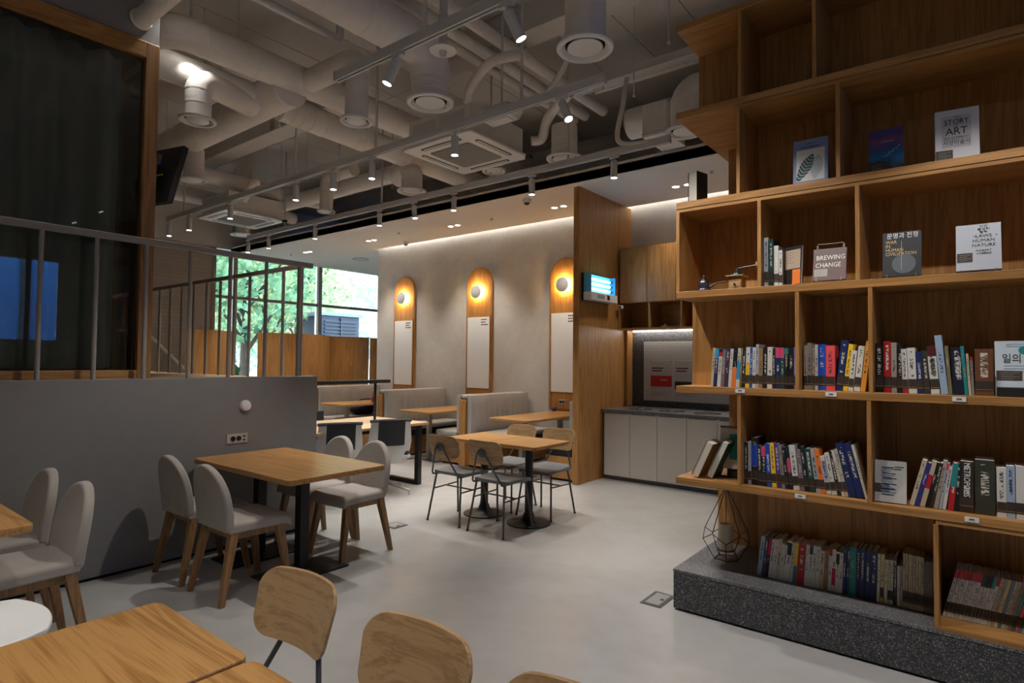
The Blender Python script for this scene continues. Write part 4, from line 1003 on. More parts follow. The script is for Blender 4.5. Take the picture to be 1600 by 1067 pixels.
# leaning books and card on the free end of the lower shelf
book('book', 'gold-brown hardback leaning with its pages outwards on the shelf end', 'book', (-1.32, 3.64, .793), .044, .225, .15, 'gold', -24, 0, '', math.pi)
book('book', 'dark green hardback leaning behind the gold-brown one', 'book', (-1.245, 3.67, .793), .036, .235, .15, 'pine', -24, 0, '', math.pi)
t = thing('card_stand', 'clear stand holding a teal and white picture card', 'card stand', (-1.16, 3.62, .793)); t.rotation_euler = (-.12, 0, .1); bpy.context.view_layer.update()
B(-.075, .075, 0, .003, .05, .30).build('acrylic_sheet', glass('acrylic', (.9, .95, .95, 1)), t, world=False); B(-.07, .07, .004, .2, 0, .012).build('foot', m_blackp, t, world=False); B(-.075, .075, -.004, .02, .295, .308).build('top_rail', flat('card_rail', (.16, .12, .11, 1), .5), t, world=False)
B(-.07, .07, -.003, -.0005, .055, .292).build('card', flat('card_white', (.6, .58, .54, 1), .6), t, world=False); B(-.02, .068, -.0042, -.0032, .11, .26).build('card_picture', pmat('teal'), t, world=False)
B(-.03, .03, .004, .02, .012, .06).build('stem', m_blackp, t, world=False)
# coffee kettle and grinder
t = thing('coffee_kettle', 'small dark steel kettle with a long spout handle', 'kettle', (-1.31, 3.56, 1.908))
MB().lathe((-1.31, 3.56, 1.908), [(.040, 0), (.042, .008), (.040, .016), (.033, .024), (.034, .050), (.030, .066), (.024, .072)], 24).build('body', flat('kettle_steel', (.12, .11, .14, 1), .25, .8), t, smooth=True)
MB().lathe((-1.31, 3.56, 1.98), [(.022, 0), (.016, .012), (.008, .018)], 20).build('lid', m_chrome, t, smooth=True); MB().lathe((-1.31, 3.56, 1.998), [(.004, 0), (.008, .008), (.006, .016)], 14).build('lid_knob', m_chrome, t, smooth=True)
MB().tube([(-1.276, 3.56, 1.935), (-1.262, 3.56, 1.94), (-1.245, 3.56, 1.953), (-1.215, 3.56, 1.962), (-1.17, 3.56, 1.964)], [.008, .007, .005, .0045, .0045], 10).build('handle', flat('handle_brown', (.05, .03, .02, 1), .4), t, smooth=True)
t = thing('coffee_grinder', 'wooden coffee grinder with a dark iron dome and crank', 'grinder', (-1.11, 3.56, 1.908))
B(-1.155, -1.065, 3.515, 3.605, 1.908, 1.916).build('base', plyX, t, bevel=.002); B(-1.148, -1.072, 3.522, 3.598, 1.916, 1.985).build('box', ashL, t, bevel=.002)
dr = B(-1.142, -1.078, 3.518, 3.522, 1.920, 1.955).build('drawer', plyX, t); MB().lathe((-1.11, 3.518, 1.938), [(.004, 0), (.007, -.008), (.006, -.012)], 12, 'y').build('knob', m_black, dr, smooth=True)
B(-1.162, -1.058, 3.508, 3.612, 1.985, 1.993).build('lid_board', plyX, t, bevel=.003)
MB().lathe((-1.11, 3.56, 1.993), [(.036, 0), (.034, .010), (.022, .024), (.010, .030), (.006, .046)], 24).build('dome', flat('iron', (.02, .03, .035, 1), .3, .5), t, smooth=True)
MB().tube([(-1.11, 3.56, 2.035), (-1.06, 3.55, 2.040), (-.99, 3.54, 2.042)], .004, 8).build('crank', MATS['iron'], t, smooth=True)
MB().lathe((-.99, 3.54, 2.036), [(.006, 0), (.011, .012), (.008, .026)], 14).build('crank_knob', plyX, t, smooth=True)
# wire lantern with candle on the plinth
cx, cy, z0 = -1.27, 3.84, .241
t = thing('wire_lantern', 'black geometric wire lantern standing on the granite plinth', 'lantern', (cx, cy, z0))
rg = lambda r, z, n, ph: [(cx + r * math.cos(2 * math.pi * (k + ph) / n), cy + r * math.sin(2 * math.pi * (k + ph) / n), z0 + z) for k in range(n)]
b0 = rg(.075, .004, 5, 0); b1 = rg(.145, .125, 5, 0); b2 = rg(.135, .175, 5, .5); ap = (cx, cy, z0 + .46)
def wire(a, b_, nm): MB().tube([a, b_], .0026, 6).build(nm, m_black, t)
for k in range(5):
    wire(b0[k], b0[(k + 1) % 5], 'base_wire'); wire(b0[k], b1[k], 'side_wire'); wire(b1[k], b2[k], 'side_wire'); wire(b2[k], b1[(k + 1) % 5], 'side_wire'); wire(b2[k], ap, 'roof_wire')
MB().lathe((cx, cy, z0 + .455), [(.008, 0), (.010, .01), (.004, .02)], 12).build('finial', m_black, t); MB().lathe((cx, cy, z0 + .055), [(.055, 0), (.055, .004)], 24).build('candle_plate', m_black, t)
wire(b0[0], (cx + .05, cy, z0 + .057), 'plate_wire'); wire(b0[2], (cx - .04, cy + .03, z0 + .057), 'plate_wire')
t = thing('candle', 'cream pillar candle inside the wire lantern', 'candle', (cx, cy, z0 + .06))
MB().lathe((cx, cy, z0 + .0595), [(.042, 0), (.042, .155), (.036, .16), (.012, .152)], 28).build('wax', flat('wax', (.62, .56, .40, 1), .5), t, smooth=True); MB().tube([(cx, cy, z0 + .21), (cx + .002, cy, z0 + .226)], .0015, 6).build('wick', m_black, t)
# flush floor boxes
for (x0, x1, y0, y1, l) in ((-1.655, -1.52, 3.41, 3.64, 'flush steel floor box beside the granite plinth'), (-4.19, -4.03, 3.50, 3.66, 'flush floor box behind the upholstered chairs')):
    t = thing('floor_box', l, 'floor box', ((x0 + x1) / 2, (y0 + y1) / 2, 0))
    B(x0, x1, y0, y1, 0, .004).build('frame', m_steel, t); B(x0 + .022, x1 - .022, y0 + .022, y1 - .022, .004, .006).build('lid', flat('floor_lid', (.33, .32, .31, 1), .4), t); B(x1 - .05, x1 - .03, (y0 + y1) / 2 - .012, (y0 + y1) / 2 + .012, .006, .008).build('lid_handle', m_steel, t)

# ================================================================== TABLES AND CHAIRS
def tabletop(t, x0, x1, y0, y1, z, th, r, mat, bev=.004): return MB().prism(rrect(x0, x1, y0, y1, r, 6), 'z', z - th, z).build('tabletop', mat, t, bevel=bev)
# --- tables against the low grey wall
for (y0, y1, l) in ((2.02, 2.77, 'oak table pushed against the low grey wall between four upholstered chairs'), (.04, .79, 'oak table at the left edge beside two upholstered chairs')):
    t = thing('dining_table', l, 'table', (-3.92, (y0 + y1) / 2, 0), group='oak tables along the low wall')
    tabletop(t, -4.56, -3.28, y0, y1, .74, .034, .035, tblX)
    ym = (y0 + y1) / 2
    for x in (-4.28, -3.72):
        B(x - .035, x + .035, ym - .035, ym + .035, .02, .706).build('post', m_black, t, bevel=.003)
        B(x - .16, x + .16, ym - .28, ym + .28, 0, .014).build('foot_plate', m_black, t, bevel=.003)
    B(-4.36, -3.60, ym - .03, ym + .03, .69, .706).build('top_bracket', m_black, t)
# --- upholstered chairs
def grey_chair(label):
    t = thing('upholstered_chair', label, 'chair', (0, 0, 0), 0, 'warm grey upholstered chairs')
    def seat(u, v):
        x = (u - .5) * 2; y = v
        w = .215 - .02 * (1 - v) ; xx = w * x
        yy = -.175 + .41 * v + (.02 * (1 - x * x) if v > .9 else 0)
        e = max(0, (abs(x) - .8) / .2); f = max(0, (v - .86) / .14)
        return ((xx, yy, .478 + .006 * x * x - .018 * e * e - .026 * f * f), (0, 0, -1))
    MB().sheet(seat, 14, 12, .055).build('seat', m_gfab, t, smooth=True, world=False, bevel=.012, seg=3)
    out = []
    n = 22
    for k in range(n + 1):
        a = math.pi * k / n; out.append((.205 * math.cos(a), .60 + .225 * math.sin(a)))
    out += [(-.207, .52), (-.198, .44), (-.17, .425), (.17, .425), (.198, .44), (.207, .52)]
    m = MB(); vs = []; N = len(out)
    for s, off in ((0, 0), (1, .05)):
        for (x, z) in out:
            y = -.155 - .055 * max(0, (z - .47)) / .35 - .03 * (x / .2) ** 2 * -1 * .6 - off
            vs.append((x, y, z))
    cen = [(0, -.155 - .02, .60), (0, -.205 - .02, .60)]
    vs += cen
    fs = []
    for k in range(N):
        j = (k + 1) % N; fs += [(k, j, 2 * N), (N + j, N + k, 2 * N + 1), (k, N + k, N + j, j)]
    m.add(vs, fs).build('backrest', m_gfab, t, smooth=True, world=False, bevel=.014, seg=3)
    for s in (-1, 1):
        B(s * .165 - .014, s * .165 + .014, -.16, .20, .372, .426).build('side_rail', ashL, t, world=False, bevel=.004)
        for (fx, fy, tx, ty) in ((s * .205, -.215, s * .165, -.13), (s * .20, .235, s * .165, .165)):
            m = MB(); a, b_ = .026, .016
            m.add([(tx - a, ty - a, .426), (tx + a, ty - a, .426), (tx + a, ty + a, .426), (tx - a, ty + a, .426), (fx - b_, fy - b_, 0), (fx + b_, fy - b_, 0), (fx + b_, fy + b_, 0), (fx - b_, fy + b_, 0)],
                  [(0, 1, 2, 3), (7, 6, 5, 4), (0, 4, 5, 1), (1, 5, 6, 2), (2, 6, 7, 3), (3, 7, 4, 0)])
            m.build('leg', ashL, t, world=False, bevel=.004)
    for y in (-.13, .165): B(-.165, .165, y - .012, y + .012, .376, .424).build('cross_rail', ashL, t, world=False, bevel=.003)
    return t
gc = grey_chair('grey upholstered chair with its back to the camera, nearest the outlet wall')
gc.location = (-4.28, 1.97, 0)
dup(gc, (-3.75, 1.97, 0), 0, 'grey upholstered chair with its back to the camera, at the open table corner')
dup(gc, (-3.82, 2.89, 0), math.pi, 'grey upholstered chair facing the camera at the open side of the table')
dup(gc, (-4.28, 2.89, 0), math.pi, 'grey upholstered chair facing the camera, close to the low wall end')
dup(gc, (-3.70, .86, 0), math.pi, 'grey upholstered chair at the left edge, the nearer of two')
dup(gc, (-4.28, .86, 0), math.pi, 'grey upholstered chair at the left edge, tucked closer to the wall')

# --- small pedestal tables
def pedestal(x0, x1, y0, y1, label):
    xm, ym = (x0 + x1) / 2, (y0 + y1) / 2
    t = thing('pedestal_table', label, 'table', (xm, ym, 0), group='small oak pedestal tables')
    tabletop(t, x0, x1, y0, y1, .74, .03, .03, tblX)
    MB().tube([(xm, ym, .06), (xm, ym, .70)], .037, 20).build('column', m_black, t, smooth=True)
    MB().lathe((xm, ym, 0), [(.20, 0), (.20, .010), (.185, .016), (.10, .024), (.06, .05), (.042, .10)], 36).build('base', m_black, t, smooth=True)
    B(xm - .16, xm + .16, ym - .03, ym + .03, .695, .71).box(xm - .03, xm + .03, ym - .16, ym + .16, .695, .71).build('top_bracket', m_black, t)
pedestal(-4.045, -3.515, 4.125, 4.70, 'left one of two joined oak pedestal tables in mid room')
pedestal(-3.51, -2.98, 4.125, 4.70, 'right one of two joined oak pedestal tables in mid room')
pedestal(-1.97, -1.43, .12, .785, 'oak pedestal table at the bottom left, with a rounded corner')
pedestal(-1.415, -.875, .12, .785, 'oak pedestal table at the bottom edge, beside the bottom left one')
# --- plywood and steel chairs
def ply_chair(label):
    t = thing('plywood_chair', label, 'chair', (0, 0, 0), 0, 'plywood back chairs with steel frames')
    def seat(u, v):
        x = (u - .5) * 2; w = .175 + .035 * min(1, v * 1.6) - .03 * max(0, v - .85) / .15
        y = -.19 + .40 * v; z = .462 - .018 * (1 - abs(2 * v - .9)) * (1 - x * x) - .02 * max(0, (v - .8) / .2) ** 2 + .012 * max(0, (.15 - v) / .15)
        return ((w * x * (1 - .25 * max(0, (.12 - v) / .12)), y, z), (0, 0, -1))
    MB().sheet(seat, 12, 14, .03).build('seat_pad', m_gseat, t, smooth=True, world=False, bevel=.010, seg=3)
    # plywood back: rounded, curved panel
    def yb(x, z): return -.215 - .05 * (z - .6) / .2 + .045 * (x / .2) ** 2
    cols = 24; X = [.19 * math.sin(math.pi / 2 * (2 * k / cols - 1)) for k in range(cols + 1)]
    def fn(u, v):
        x = X[int(round(u * cols))]; q = 1 - (1 - math.sqrt(max(0, 1 - (max(0, abs(x) - .13) / .0605) ** 2))) * .62
        z = .70 + (.098 * q + .006 * (1 - (x / .2) ** 2)) * (2 * v - 1); xx = x * (1 - .05 * (1 - v))
        return ((xx, yb(x, z), z), (0, -1, 0))
    bo = MB().sheet(fn, cols, 8, .012).build('backrest', plyX, t, smooth=True, world=False, bevel=.003)
    zc = .70; yc = yb(0, zc) - .012
    MB().lathe((0, yc, zc), [(.042, 0), (.042, -.006), (.036, -.010)], 24, 'y').build('back_disc', m_steel, t, smooth=True, world=False)
    for s in (-1, 1):
        MB().tube([(s * .03, yc - .012, .715), (s * .05, yc - .014, .68), (s * .155, -.195, .455), (s * .16, -.185, .435), (s * .155, -.15, .425), (s * .15, .0, .425)], .0085, 8).build('back_rod', m_steel, t, smooth=True, world=False)
        for (fx, fy, tx, ty) in ((s * .20, -.205, s * .155, -.14), (s * .20, .205, s * .16, .15)):
            MB().tube([(tx * .8, ty, .432), (tx, ty, .424), (fx, fy, .006)], .0095, 8).build('leg', m_steel, t, smooth=True, world=False)
            MB().lathe((fx, fy, 0), [(.012, 0), (.012, .012)], 10).build('foot_cap', m_black, t, world=False)
        MB().tube([(s * .172, -.164, .29), (s * .175, .17, .30)], .007, 8).build('stretcher', m_steel, t, smooth=True, world=False)
    MB().tube([(-.173, .0, .295), (.173, .0, .295)], .007, 8).build('stretcher', m_steel, t, smooth=True, world=False)
    return t
pc = ply_chair('plywood back chair seen from behind, left one at the mid room tables')
pc.location = (-3.825, 4.10, 0)
dup(pc, (-3.31, 4.08, 0), 0, 'plywood back chair seen from behind, right one at the mid room tables')
dup(pc, (-3.31, 4.78, 0), math.pi, 'plywood back chair facing the camera, right one at the mid room tables')
dup(pc, (-3.79, 4.80, 0), math.pi, 'plywood back chair facing the camera, left one at the mid room tables')
dup(pc, (-1.66, .84, 0), math.pi + .04, 'foreground plywood back chair, left of the two large ones')
dup(pc, (-1.12, .83, 0), math.pi + .02, 'foreground plywood back chair, right of the two large ones')
dup(pc, (-.64, .82, 0), math.pi, 'plywood chair of which only the top edge shows at the bottom')
# --- white moulded chair at the left edge
t = thing('moulded_chair', 'white moulded plastic chair at the bottom left edge', 'chair', (-3.0, .50, 0))
def shell(u, v):
    x = (u - .5) * 2; y = (v - .5) * 2; r = max(abs(x), abs(y)); q = math.hypot(x, y) / max(r, 1e-6) if r > 0 else 1
    k = 1 / (1 + (q - 1) * .62)
    return ((-3.0 + .275 * x * k, .50 + .275 * y * k, .435 + .025 * r ** 4 - .02 * max(0, r - .9) * 10 * .3), (0, 0, -1))
MB().sheet(shell, 18, 18, .022).build('seat_shell', m_wplast, t, smooth=True, bevel=.006)
def shb(u, v):
    a = math.radians(200 + 140 * u); return ((-3.0 + .27 * math.cos(a), .50 + .25 * math.sin(a), .43 + .34 * v * (.55 + .45 * math.sin(math.pi * u))), (math.cos(a), math.sin(a), 0))
MB().sheet(shb, 18, 6, .012).build('backrest', m_wplast, t, smooth=True)
for sx in (-1, 1):
    for sy in (-1, 1): MB().tube([(-3.0 + sx * .16, .5 + sy * .16, .425), (-3.0 + sx * .22, .5 + sy * .22, 0)], [.016, .011], 10).build('leg', ashL, t, smooth=True)
# --- long work table with task chairs
t = thing('work_table', 'long pale oak work table on black steel frames behind the low wall', 'table', (-5.7, 3.7, 0))
tabletop(t, -6.22, -5.16, 2.5, 5.0, .74, .03, .01, palew)
for y in (2.9, 4.93):
    for x in (-6.12, -5.27): B(x - .03, x + .03, y - .03, y + .03, 0, .71).build('leg', m_black, t, bevel=.002)
    B(-6.12, -5.27, y - .03, y + .03, .0, .045).build('floor_bar', m_black, t, bevel=.002); B(-6.12, -5.27, y - .03, y + .03, .66, .71).build('top_bar', m_black, t)
for x in (-6.12, -5.27): B(x - .02, x + .02, 2.93, 4.9, .665, .708).build('side_bar', m_black, t)
B(-5.86, -5.72, 3.5, 4.2, .7401, .746).build('cable_slot', m_rail, t)
t = thing('desk_lamp_bar', 'black straight lamp bar on a thin post over the work table', 'lamp', (-5.7, 4.62, .74))
MB().tube([(-5.7, 4.62, .742), (-5.7, 4.62, 1.2)], .016, 12).build('post', m_black, t, smooth=True); MB().tube([(-5.7, 3.0, .742), (-5.7, 3.0, 1.2)], .016, 12).build('post', m_black, t, smooth=True)
B(-5.74, -5.66, 2.8, 4.82, 1.195, 1.235).build('lamp_bar', m_black, t, bevel=.003); MB().lathe((-5.7, 4.62, .7405), [(.035, 0), (.035, .006)], 20).build('post_base', m_black, t)
def task_chair(label):
    t = thing('task_chair', label, 'chair', (0, 0, 0), 0, 'white shell task chairs at the work table')
    def shellb(u, v):
        a = (u - .5) * 2; w = .235 - .025 * abs(2 * v - 1) - .05 * max(0, .35 - v); x = w * a
        return ((x, -.21 - .05 * v + .09 * a * a * (1 - .35 * v), .36 + .46 * v + (.0 if v < .95 else -.012 * a * a)), (0, -1, 0))
    MB().sheet(shellb, 14, 12, .014).build('back_shell', m_wplast, t, smooth=True, world=False)
    def padb(u, v):
        a = (u - .5) * 1.25; w = .23; vv = .42 + .60 * v
        return ((w * a, -.224 - .05 * vv + .09 * a * a * (1 - .35 * vv) - .004, .36 + .46 * vv), (0, -1, 0))
    MB().sheet(padb, 12, 8, .014).build('back_cover', m_dfab, t, smooth=True, world=False)
    def roll(u, v):
        a = (u - .5) * 2 * .99; an = math.pi * v
        return ((.225 * a, -.262 + .09 * a * a * .65 + .022 * math.cos(an + math.pi) + .006, .818 + .024 * math.sin(an) - .01 * a * a), (0, 0, -1))
    MB().sheet(roll, 14, 6, .006).build('back_roll', m_dfab, t, smooth=True, world=False)
    def padf(u, v):
        a = (u - .5) * 2 * .96; vv = .12 + .88 * v
        return ((.22 * a, -.205 - .05 * vv + .09 * a * a * (1 - .35 * vv) + .004, .36 + .46 * vv), (0, 1, 0))
    MB().sheet(padf, 12, 8, .02).build('back_pad', m_dfab, t, smooth=True, world=False)
    MB().prism(rrect(-.235, .235, -.20, .25, .07), 'z', .40, .435).build('seat_shell', m_wplast, t, world=False, bevel=.008)
    MB().prism(rrect(-.225, .225, -.19, .245, .07), 'z', .436, .485).build('seat_cushion', m_dfab, t, world=False, bevel=.014, seg=3)
    MB().tube([(0, .02, .09), (0, .02, .40)], .025, 14).build('column', m_alu, t, smooth=True, world=False)
    for k in range(4):
        a = math.radians(45 + 90 * k); c, s = math.cos(a), math.sin(a)
        MB().tube([(.03 * c, .02 + .03 * s, .11), (.31 * c, .02 + .31 * s, .05)], [.018, .012], 10).build('base_arm', m_alu, t, smooth=True, world=False)
        MB().tube([(.30 * c, .02 + .30 * s, .052), (.30 * c, .02 + .30 * s, .0)], .012, 10).build('glide', m_alu, t, smooth=True, world=False)
    return t
tc = task_chair('white shell task chair with dark back cover, nearer the table end')
tc.location = (-5.19, 4.38, 0); tc.rotation_euler = (0, 0, 1.08)
dup(tc, (-5.30, 3.80, 0), 1.12, 'white shell task chair with dark back cover, beside the low wall end')
dup(tc, (-6.26, 4.2, 0), -math.pi / 2, 'task chair on the far side of the work table, only its dark back showing')

# ================================================================== BOOTHS
def cushion(t, name, x0, x1, y0, y1, z0, z1, b_=.03): return B(x0, x1, y0, y1, z0, z1).build(name, m_booth, t, smooth=True, bevel=b_, seg=4)
def bench_side(t, xb, s, y0=6.12, y1=7.46, top=1.0):
    """seat + back on side s (+1 right, -1 left) of the core at xb"""
    a, b_ = sorted((xb, xb + s * .11)); 
    def pad(u, v):
        y = y0 + .02 + (y1 - y0 - .03) * u; rip = .004 * math.sin(u * 70 + 3 * math.sin(v * 3)) * (1 - abs(2 * v - 1)) * (1.5 if .2 < u < .7 else .6)
        puff = .03 * (1 - (2 * v - 1) ** 4) * (1 - (2 * u - 1) ** 8)
        return ((xb + s * (.075 + puff + rip), y, .46 + (top - .47) * v), (-s, 0, 0))
    MB().sheet(pad, 90, 14, .07).build('back_cushion', m_booth, t, smooth=True)
    a, b_ = sorted((xb + s * .09, xb + s * .50)); cushion(t, 'seat_cushion', a, b_, y0 + .02, y1 - .01, .40, .48)
    a, b_ = sorted((xb, xb + s * .44)); B(a, b_, y0 + .05, y1, .03, .30).build('seat_base', oakY, t); B(a, b_ - .03 if s > 0 else b_, y0 + .07, y1, .30, .40).build('seat_recess', m_black, t)
def booth_bench(x0, x1, sides, label):
    t = thing('booth_bench', label, 'bench', ((x0 + x1) / 2, 6.8, 0), group='booth benches')
    B(x0, x1, 6.10, 7.47, 0, .93).build('end_panel', oakZ, t, bevel=.004)
    cushion(t, 'top_cushion', x0 + .0, x1 - .0, 6.14, 7.46, .93, 1.0, .03)
    for s in sides: bench_side(t, x1 if s > 0 else x0, s)
    return t
booth_bench(-5.71, -5.59, (-1, 1), 'double booth bench with an oak end between the middle and nearest booth tables')
booth_bench(-7.47, -7.36, (-1, 1), 'double booth bench with an oak end left of the middle booth table')
booth_bench(-9.23, -9.12, (1,), 'booth bench with a grey back behind the black lamp bar')
t = thing('booth_bench', 'single booth bench against the oak partition', 'bench', (-3.9, 6.8, 0), group='booth benches')
bench_side(t, -3.865, -1, 6.16)
for k, (x0, x1, l) in enumerate(((-5.0, -4.36, 'oak booth table nearest the oak partition'), (-6.73, -6.07, 'oak booth table in the middle booth'), (-8.72, -8.04, 'oak booth table in the farthest booth'))):
    t = thing('booth_table', l, 'table', ((x0 + x1) / 2, 6.6, 0), group='booth tables'); xm = (x0 + x1) / 2
    MB().prism(rrect(x0, x1, 5.88, 7.42, .06, 6), 'z', .71, .74).build('tabletop', tblY, t, bevel=.004)
    for y in (6.2, 7.1):
        B(xm - .03, xm + .03, y - .03, y + .03, .012, .71).build('column', m_rail, t, bevel=.003); B(xm - .22, xm + .22, y - .035, y + .035, 0, .02).build('foot', m_rail, t, bevel=.003)
        B(xm - .18, xm + .18, y - .02, y + .02, .69, .71).build('top_bracket', m_rail, t)
# arched oak wall panels with whiteboards and disc lamps
m_halo = m_warm
for k, (x, l) in enumerate(((-8.39, 'farthest'), (-6.54, 'middle'), (-4.83, 'nearest'))):
    t = thing('arched_wall_panel', '%s arched oak wall panel with a white writing board' % l, 'wall panel', (x, 7.48, .75), group='arched oak wall panels')
    def arch(hw, z0, z1, n=18): return [(x + hw, z0)] + [(x + hw * math.cos(math.pi * i / n), z1 - hw + hw * math.sin(math.pi * i / n)) for i in range(n + 1)] + [(x - hw, z0)]
    MB().prism(arch(.285, .75, 3.03), 'y', 7.445, 7.479).build('surround', oakZ, t, bevel=.002)
    MB().prism(arch(.265, .77, 3.01), 'y', 7.440, 7.446).build('face', oakZ, t)
    B(x - .245, x + .245, 7.432, 7.441, 1.02, 2.2).build('writing_board', m_wboard, t, bevel=.002)
    for a, b_ in ((-.265, -.247), (.247, .265)): B(x + a, x + b_, 7.425, 7.441, .77, 2.22).build('board_edge', oakZ, t)
    for i, wd in enumerate((.12, .10, .15)):
        xx = x + .06
        while xx < x + .06 + wd:
            g = .016 + .012 * random.random(); B(xx, min(xx + g, x + .06 + wd), 7.4312, 7.432, 2.145 - i * .042, 2.165 - i * .042).build('handwriting', m_ink, t); xx += g + .008
    s = thing('disc_wall_lamp', 'grey disc lamp glowing amber on the %s arched panel' % l, 'wall lamp', (x - .02, 7.44, 2.62), group='disc wall lamps')
    MB().lathe((x - .02, 7.372, 2.62), [(.105, 0), (.11, .004), (.11, .014), (.10, .018)], 36, 'y').build('disc', m_disc, s, smooth=True)
    MB().lathe((x - .02, 7.3905, 2.62), [(.098, 0), (.098, .010)], 36, 'y').build('glow_ring', m_warm, s)
    MB().lathe((x - .02, 7.404, 2.62), [(.05, 0), (.05, .036)], 24, 'y').build('mount', m_disc, s)
    outlet((x - .03, 7.44, .875), 'y', 'white power outlet on the %s arched panel' % l, .13)
# things on and around the booth tables
t = thing('bottle', 'red-labelled clear bottle on the farthest booth table', 'bottle', (-8.12, 6.55, .74)); MB().lathe((-8.12, 6.55, .741), [(.034, 0), (.036, .01), (.036, .12), (.014, .17), (.013, .2)], 20).build('body', flat('clear_pink', (.55, .25, .24, 1), .2), t, smooth=True)
MB().lathe((-8.12, 6.55, .76), [(.0368, 0), (.0368, .08)], 20).build('label', pmat('red'), t); MB().lathe((-8.12, 6.55, .94), [(.016, 0), (.016, .02)], 14).build('cap', m_wplast, t)
t = thing('bag', 'black shoulder bag lying on the far booth bench', 'bag', (-8.9, 6.9, .48))
def bag(u, v):
    a = 2 * math.pi * u; b_ = math.pi * v; return ((-8.82 + .14 * math.sin(b_) * math.cos(a), 6.9 + .30 * math.sin(b_) * math.sin(a), .585 + (.10 + .02 * math.sin(3 * a)) * math.cos(b_)), (0, 0, 0))
MB().sheet(bag, 28, 14).build('body', m_dfab, t, smooth=True); MB().tube([(-8.82, 6.68, .66), (-8.80, 6.8, .75), (-8.80, 7.0, .76), (-8.82, 7.12, .66)], .012, 8).build('strap', m_dfab, t, smooth=True)
for k, (x, y, c, l) in enumerate(((-6.84, 7.40, 'white', 'small white squeeze bottle at the wall end of the middle booth'), (-4.52, 7.38, 'white', 'small white squeeze bottle at the wall end of the nearest booth'))):
    t = thing('sanitiser_bottle', l, 'bottle', (x, y, .74 if k else 1.0)); z = .741 if k else .741
    t.location.z = .74; xx = x if k else -6.6; MB().lathe((xx, y, z), [(.028, 0), (.03, .01), (.03, .10), (.012, .13), (.012, .15)], 18).build('body', m_wplast, t, smooth=True); MB().lathe((xx, y, z + .15), [(.014, 0), (.006, .03)], 12).build('nozzle', m_wplast, t, smooth=True)
t = thing('desk_gadget', 'small dark purple round gadget at the nearest booth wall', 'gadget', (-4.95, 7.34, .74)); MB().lathe((-4.95, 7.34, .741), [(.02, 0), (.036, .02), (.038, .04), (.026, .062), (.008, .07)], 18).build('ball', pmat('purple'), t, smooth=True); MB().lathe((-4.95, 7.34, .7405), [(.024, 0), (.022, .004)], 16).build('foot', m_black, t)

# curved oak screens by the glass front
def screen(label, cx, cy, r, a0, a1, z1=1.93, flip=1):
    t = thing('curved_screen', label, 'screen', (cx, cy, 0), group='curved oak screens by the glass front')
    def fn(u, v):
        a = math.radians(a0 + (a1 - a0) * u); return ((cx + r * math.cos(a), cy + r * math.sin(a), z1 * v), (math.cos(a), math.sin(a), 0))
    MB().sheet(fn, 24, 1, .04).build('panel', oakZ, t, smooth=True)
    for aa in (a0, a1):
        a = math.radians(aa); c, s = math.cos(a), math.sin(a); MB().tube([(cx + (r + .02) * c, cy + (r + .02) * s, 0), (cx + (r + .02) * c, cy + (r + .02) * s, z1 + .004)], .022, 10).build('edge_strip', oakZ, t, smooth=True)
screen('broad convex oak screen in front of the glass front', -10.75, 6.2, 1.05, -42, 40)
screen('shaded oak screen curving away right of the broad one', -11.0, 7.75, 1.05, -40, 5)
screen('oak screen beside the beige wall, left of the gap', -10.7, 4.35, .95, -10, 44)
screen('narrow grey-brown screen end beside the plaster wall corner', -11.0, 8.75, 1.05, -38, -12)

# ================================================================== WASH COUNTER
for k in range(8):
    x0 = -3.775 + .03 + k * .36; x1 = x0 + .358
    l = ('first white base cabinet against the oak partition', 'second white base cabinet from the oak partition', 'third white base cabinet from the oak partition', 'fourth white base cabinet from the oak partition', 'fifth white base cabinet, mostly behind the bookcase shelf')[k] if k < 5 else 'white base cabinet hidden behind the bookcase, number %s' % nword(k + 1)
    t = thing('base_cabinet', l, 'cabinet', ((x0 + x1) / 2, 7.0, 0), group='white base cabinets')
    B(x0, x1, 6.71, 7.47, .05, .84).build('body', m_cab, t); d = B(x0 + .0015, x1 - .0015, 6.69, 6.709, .055, .838).build('door', m_cab, t, bevel=.0015); B(x0, x1, 6.73, 7.4, 0, .05).build('toe_kick', m_steel, t)
    B(x0 + .02, x1 - .02, 6.6895, 6.691, .83, .838).build('finger_pull', m_steel, d)
t = thing('worktop', 'grey speckled worktop running along the wash counter', 'worktop', (-2.3, 7.05, .84)); B(-3.775, -.85, 6.665, 7.47, .842, .88).build('slab', m_gran_top, t, bevel=.003)
for k, x in enumerate((-3.36, -2.94, -2.5)):
    t = thing('waste_chute', ('left', 'middle', 'right')[k] + ' round steel waste chute set in the worktop', 'waste chute', (x, 6.92, .88), group='round steel waste chutes')
    MB().lathe((x, 6.92, .8802), [(.155, 0), (.155, .004), (.14, .006), (.12, .002)], 36).build('rim', m_chrome, t, smooth=True); MB().lathe((x, 6.92, .8805), [(.12, 0), (.118, .003)], 36).build('flap', m_black, t); MB().lathe((x, 6.92, .884), [(.05, 0), (.045, .012), (.02, .016)], 24).build('cone', m_chrome, t, smooth=True)
t = thing('soap_pump', 'white pump bottle with a black sponge holder on the worktop', 'pump bottle', (-2.02, 6.95, .88)); MB().lathe((-2.02, 6.95, .8805), [(.035, 0), (.035, .07), (.014, .09), (.014, .12)], 20).build('body', m_wplast, t, smooth=True); B(-2.06, -1.99, 6.94, 6.96, 1.0, 1.014).build('pump_head', m_wplast, t, bevel=.003)
t = thing('sponge', 'yellow and black scrubbing sponge beside the pump bottle', 'sponge', (-2.16, 6.88, .88)); B(-2.21, -2.12, 6.85, 6.91, .8805, .898).build('foam', pmat('yellow'), t, bevel=.006); B(-2.20, -2.09, 6.87, 6.93, .898, .93).build('scourer', m_black, t, bevel=.006)
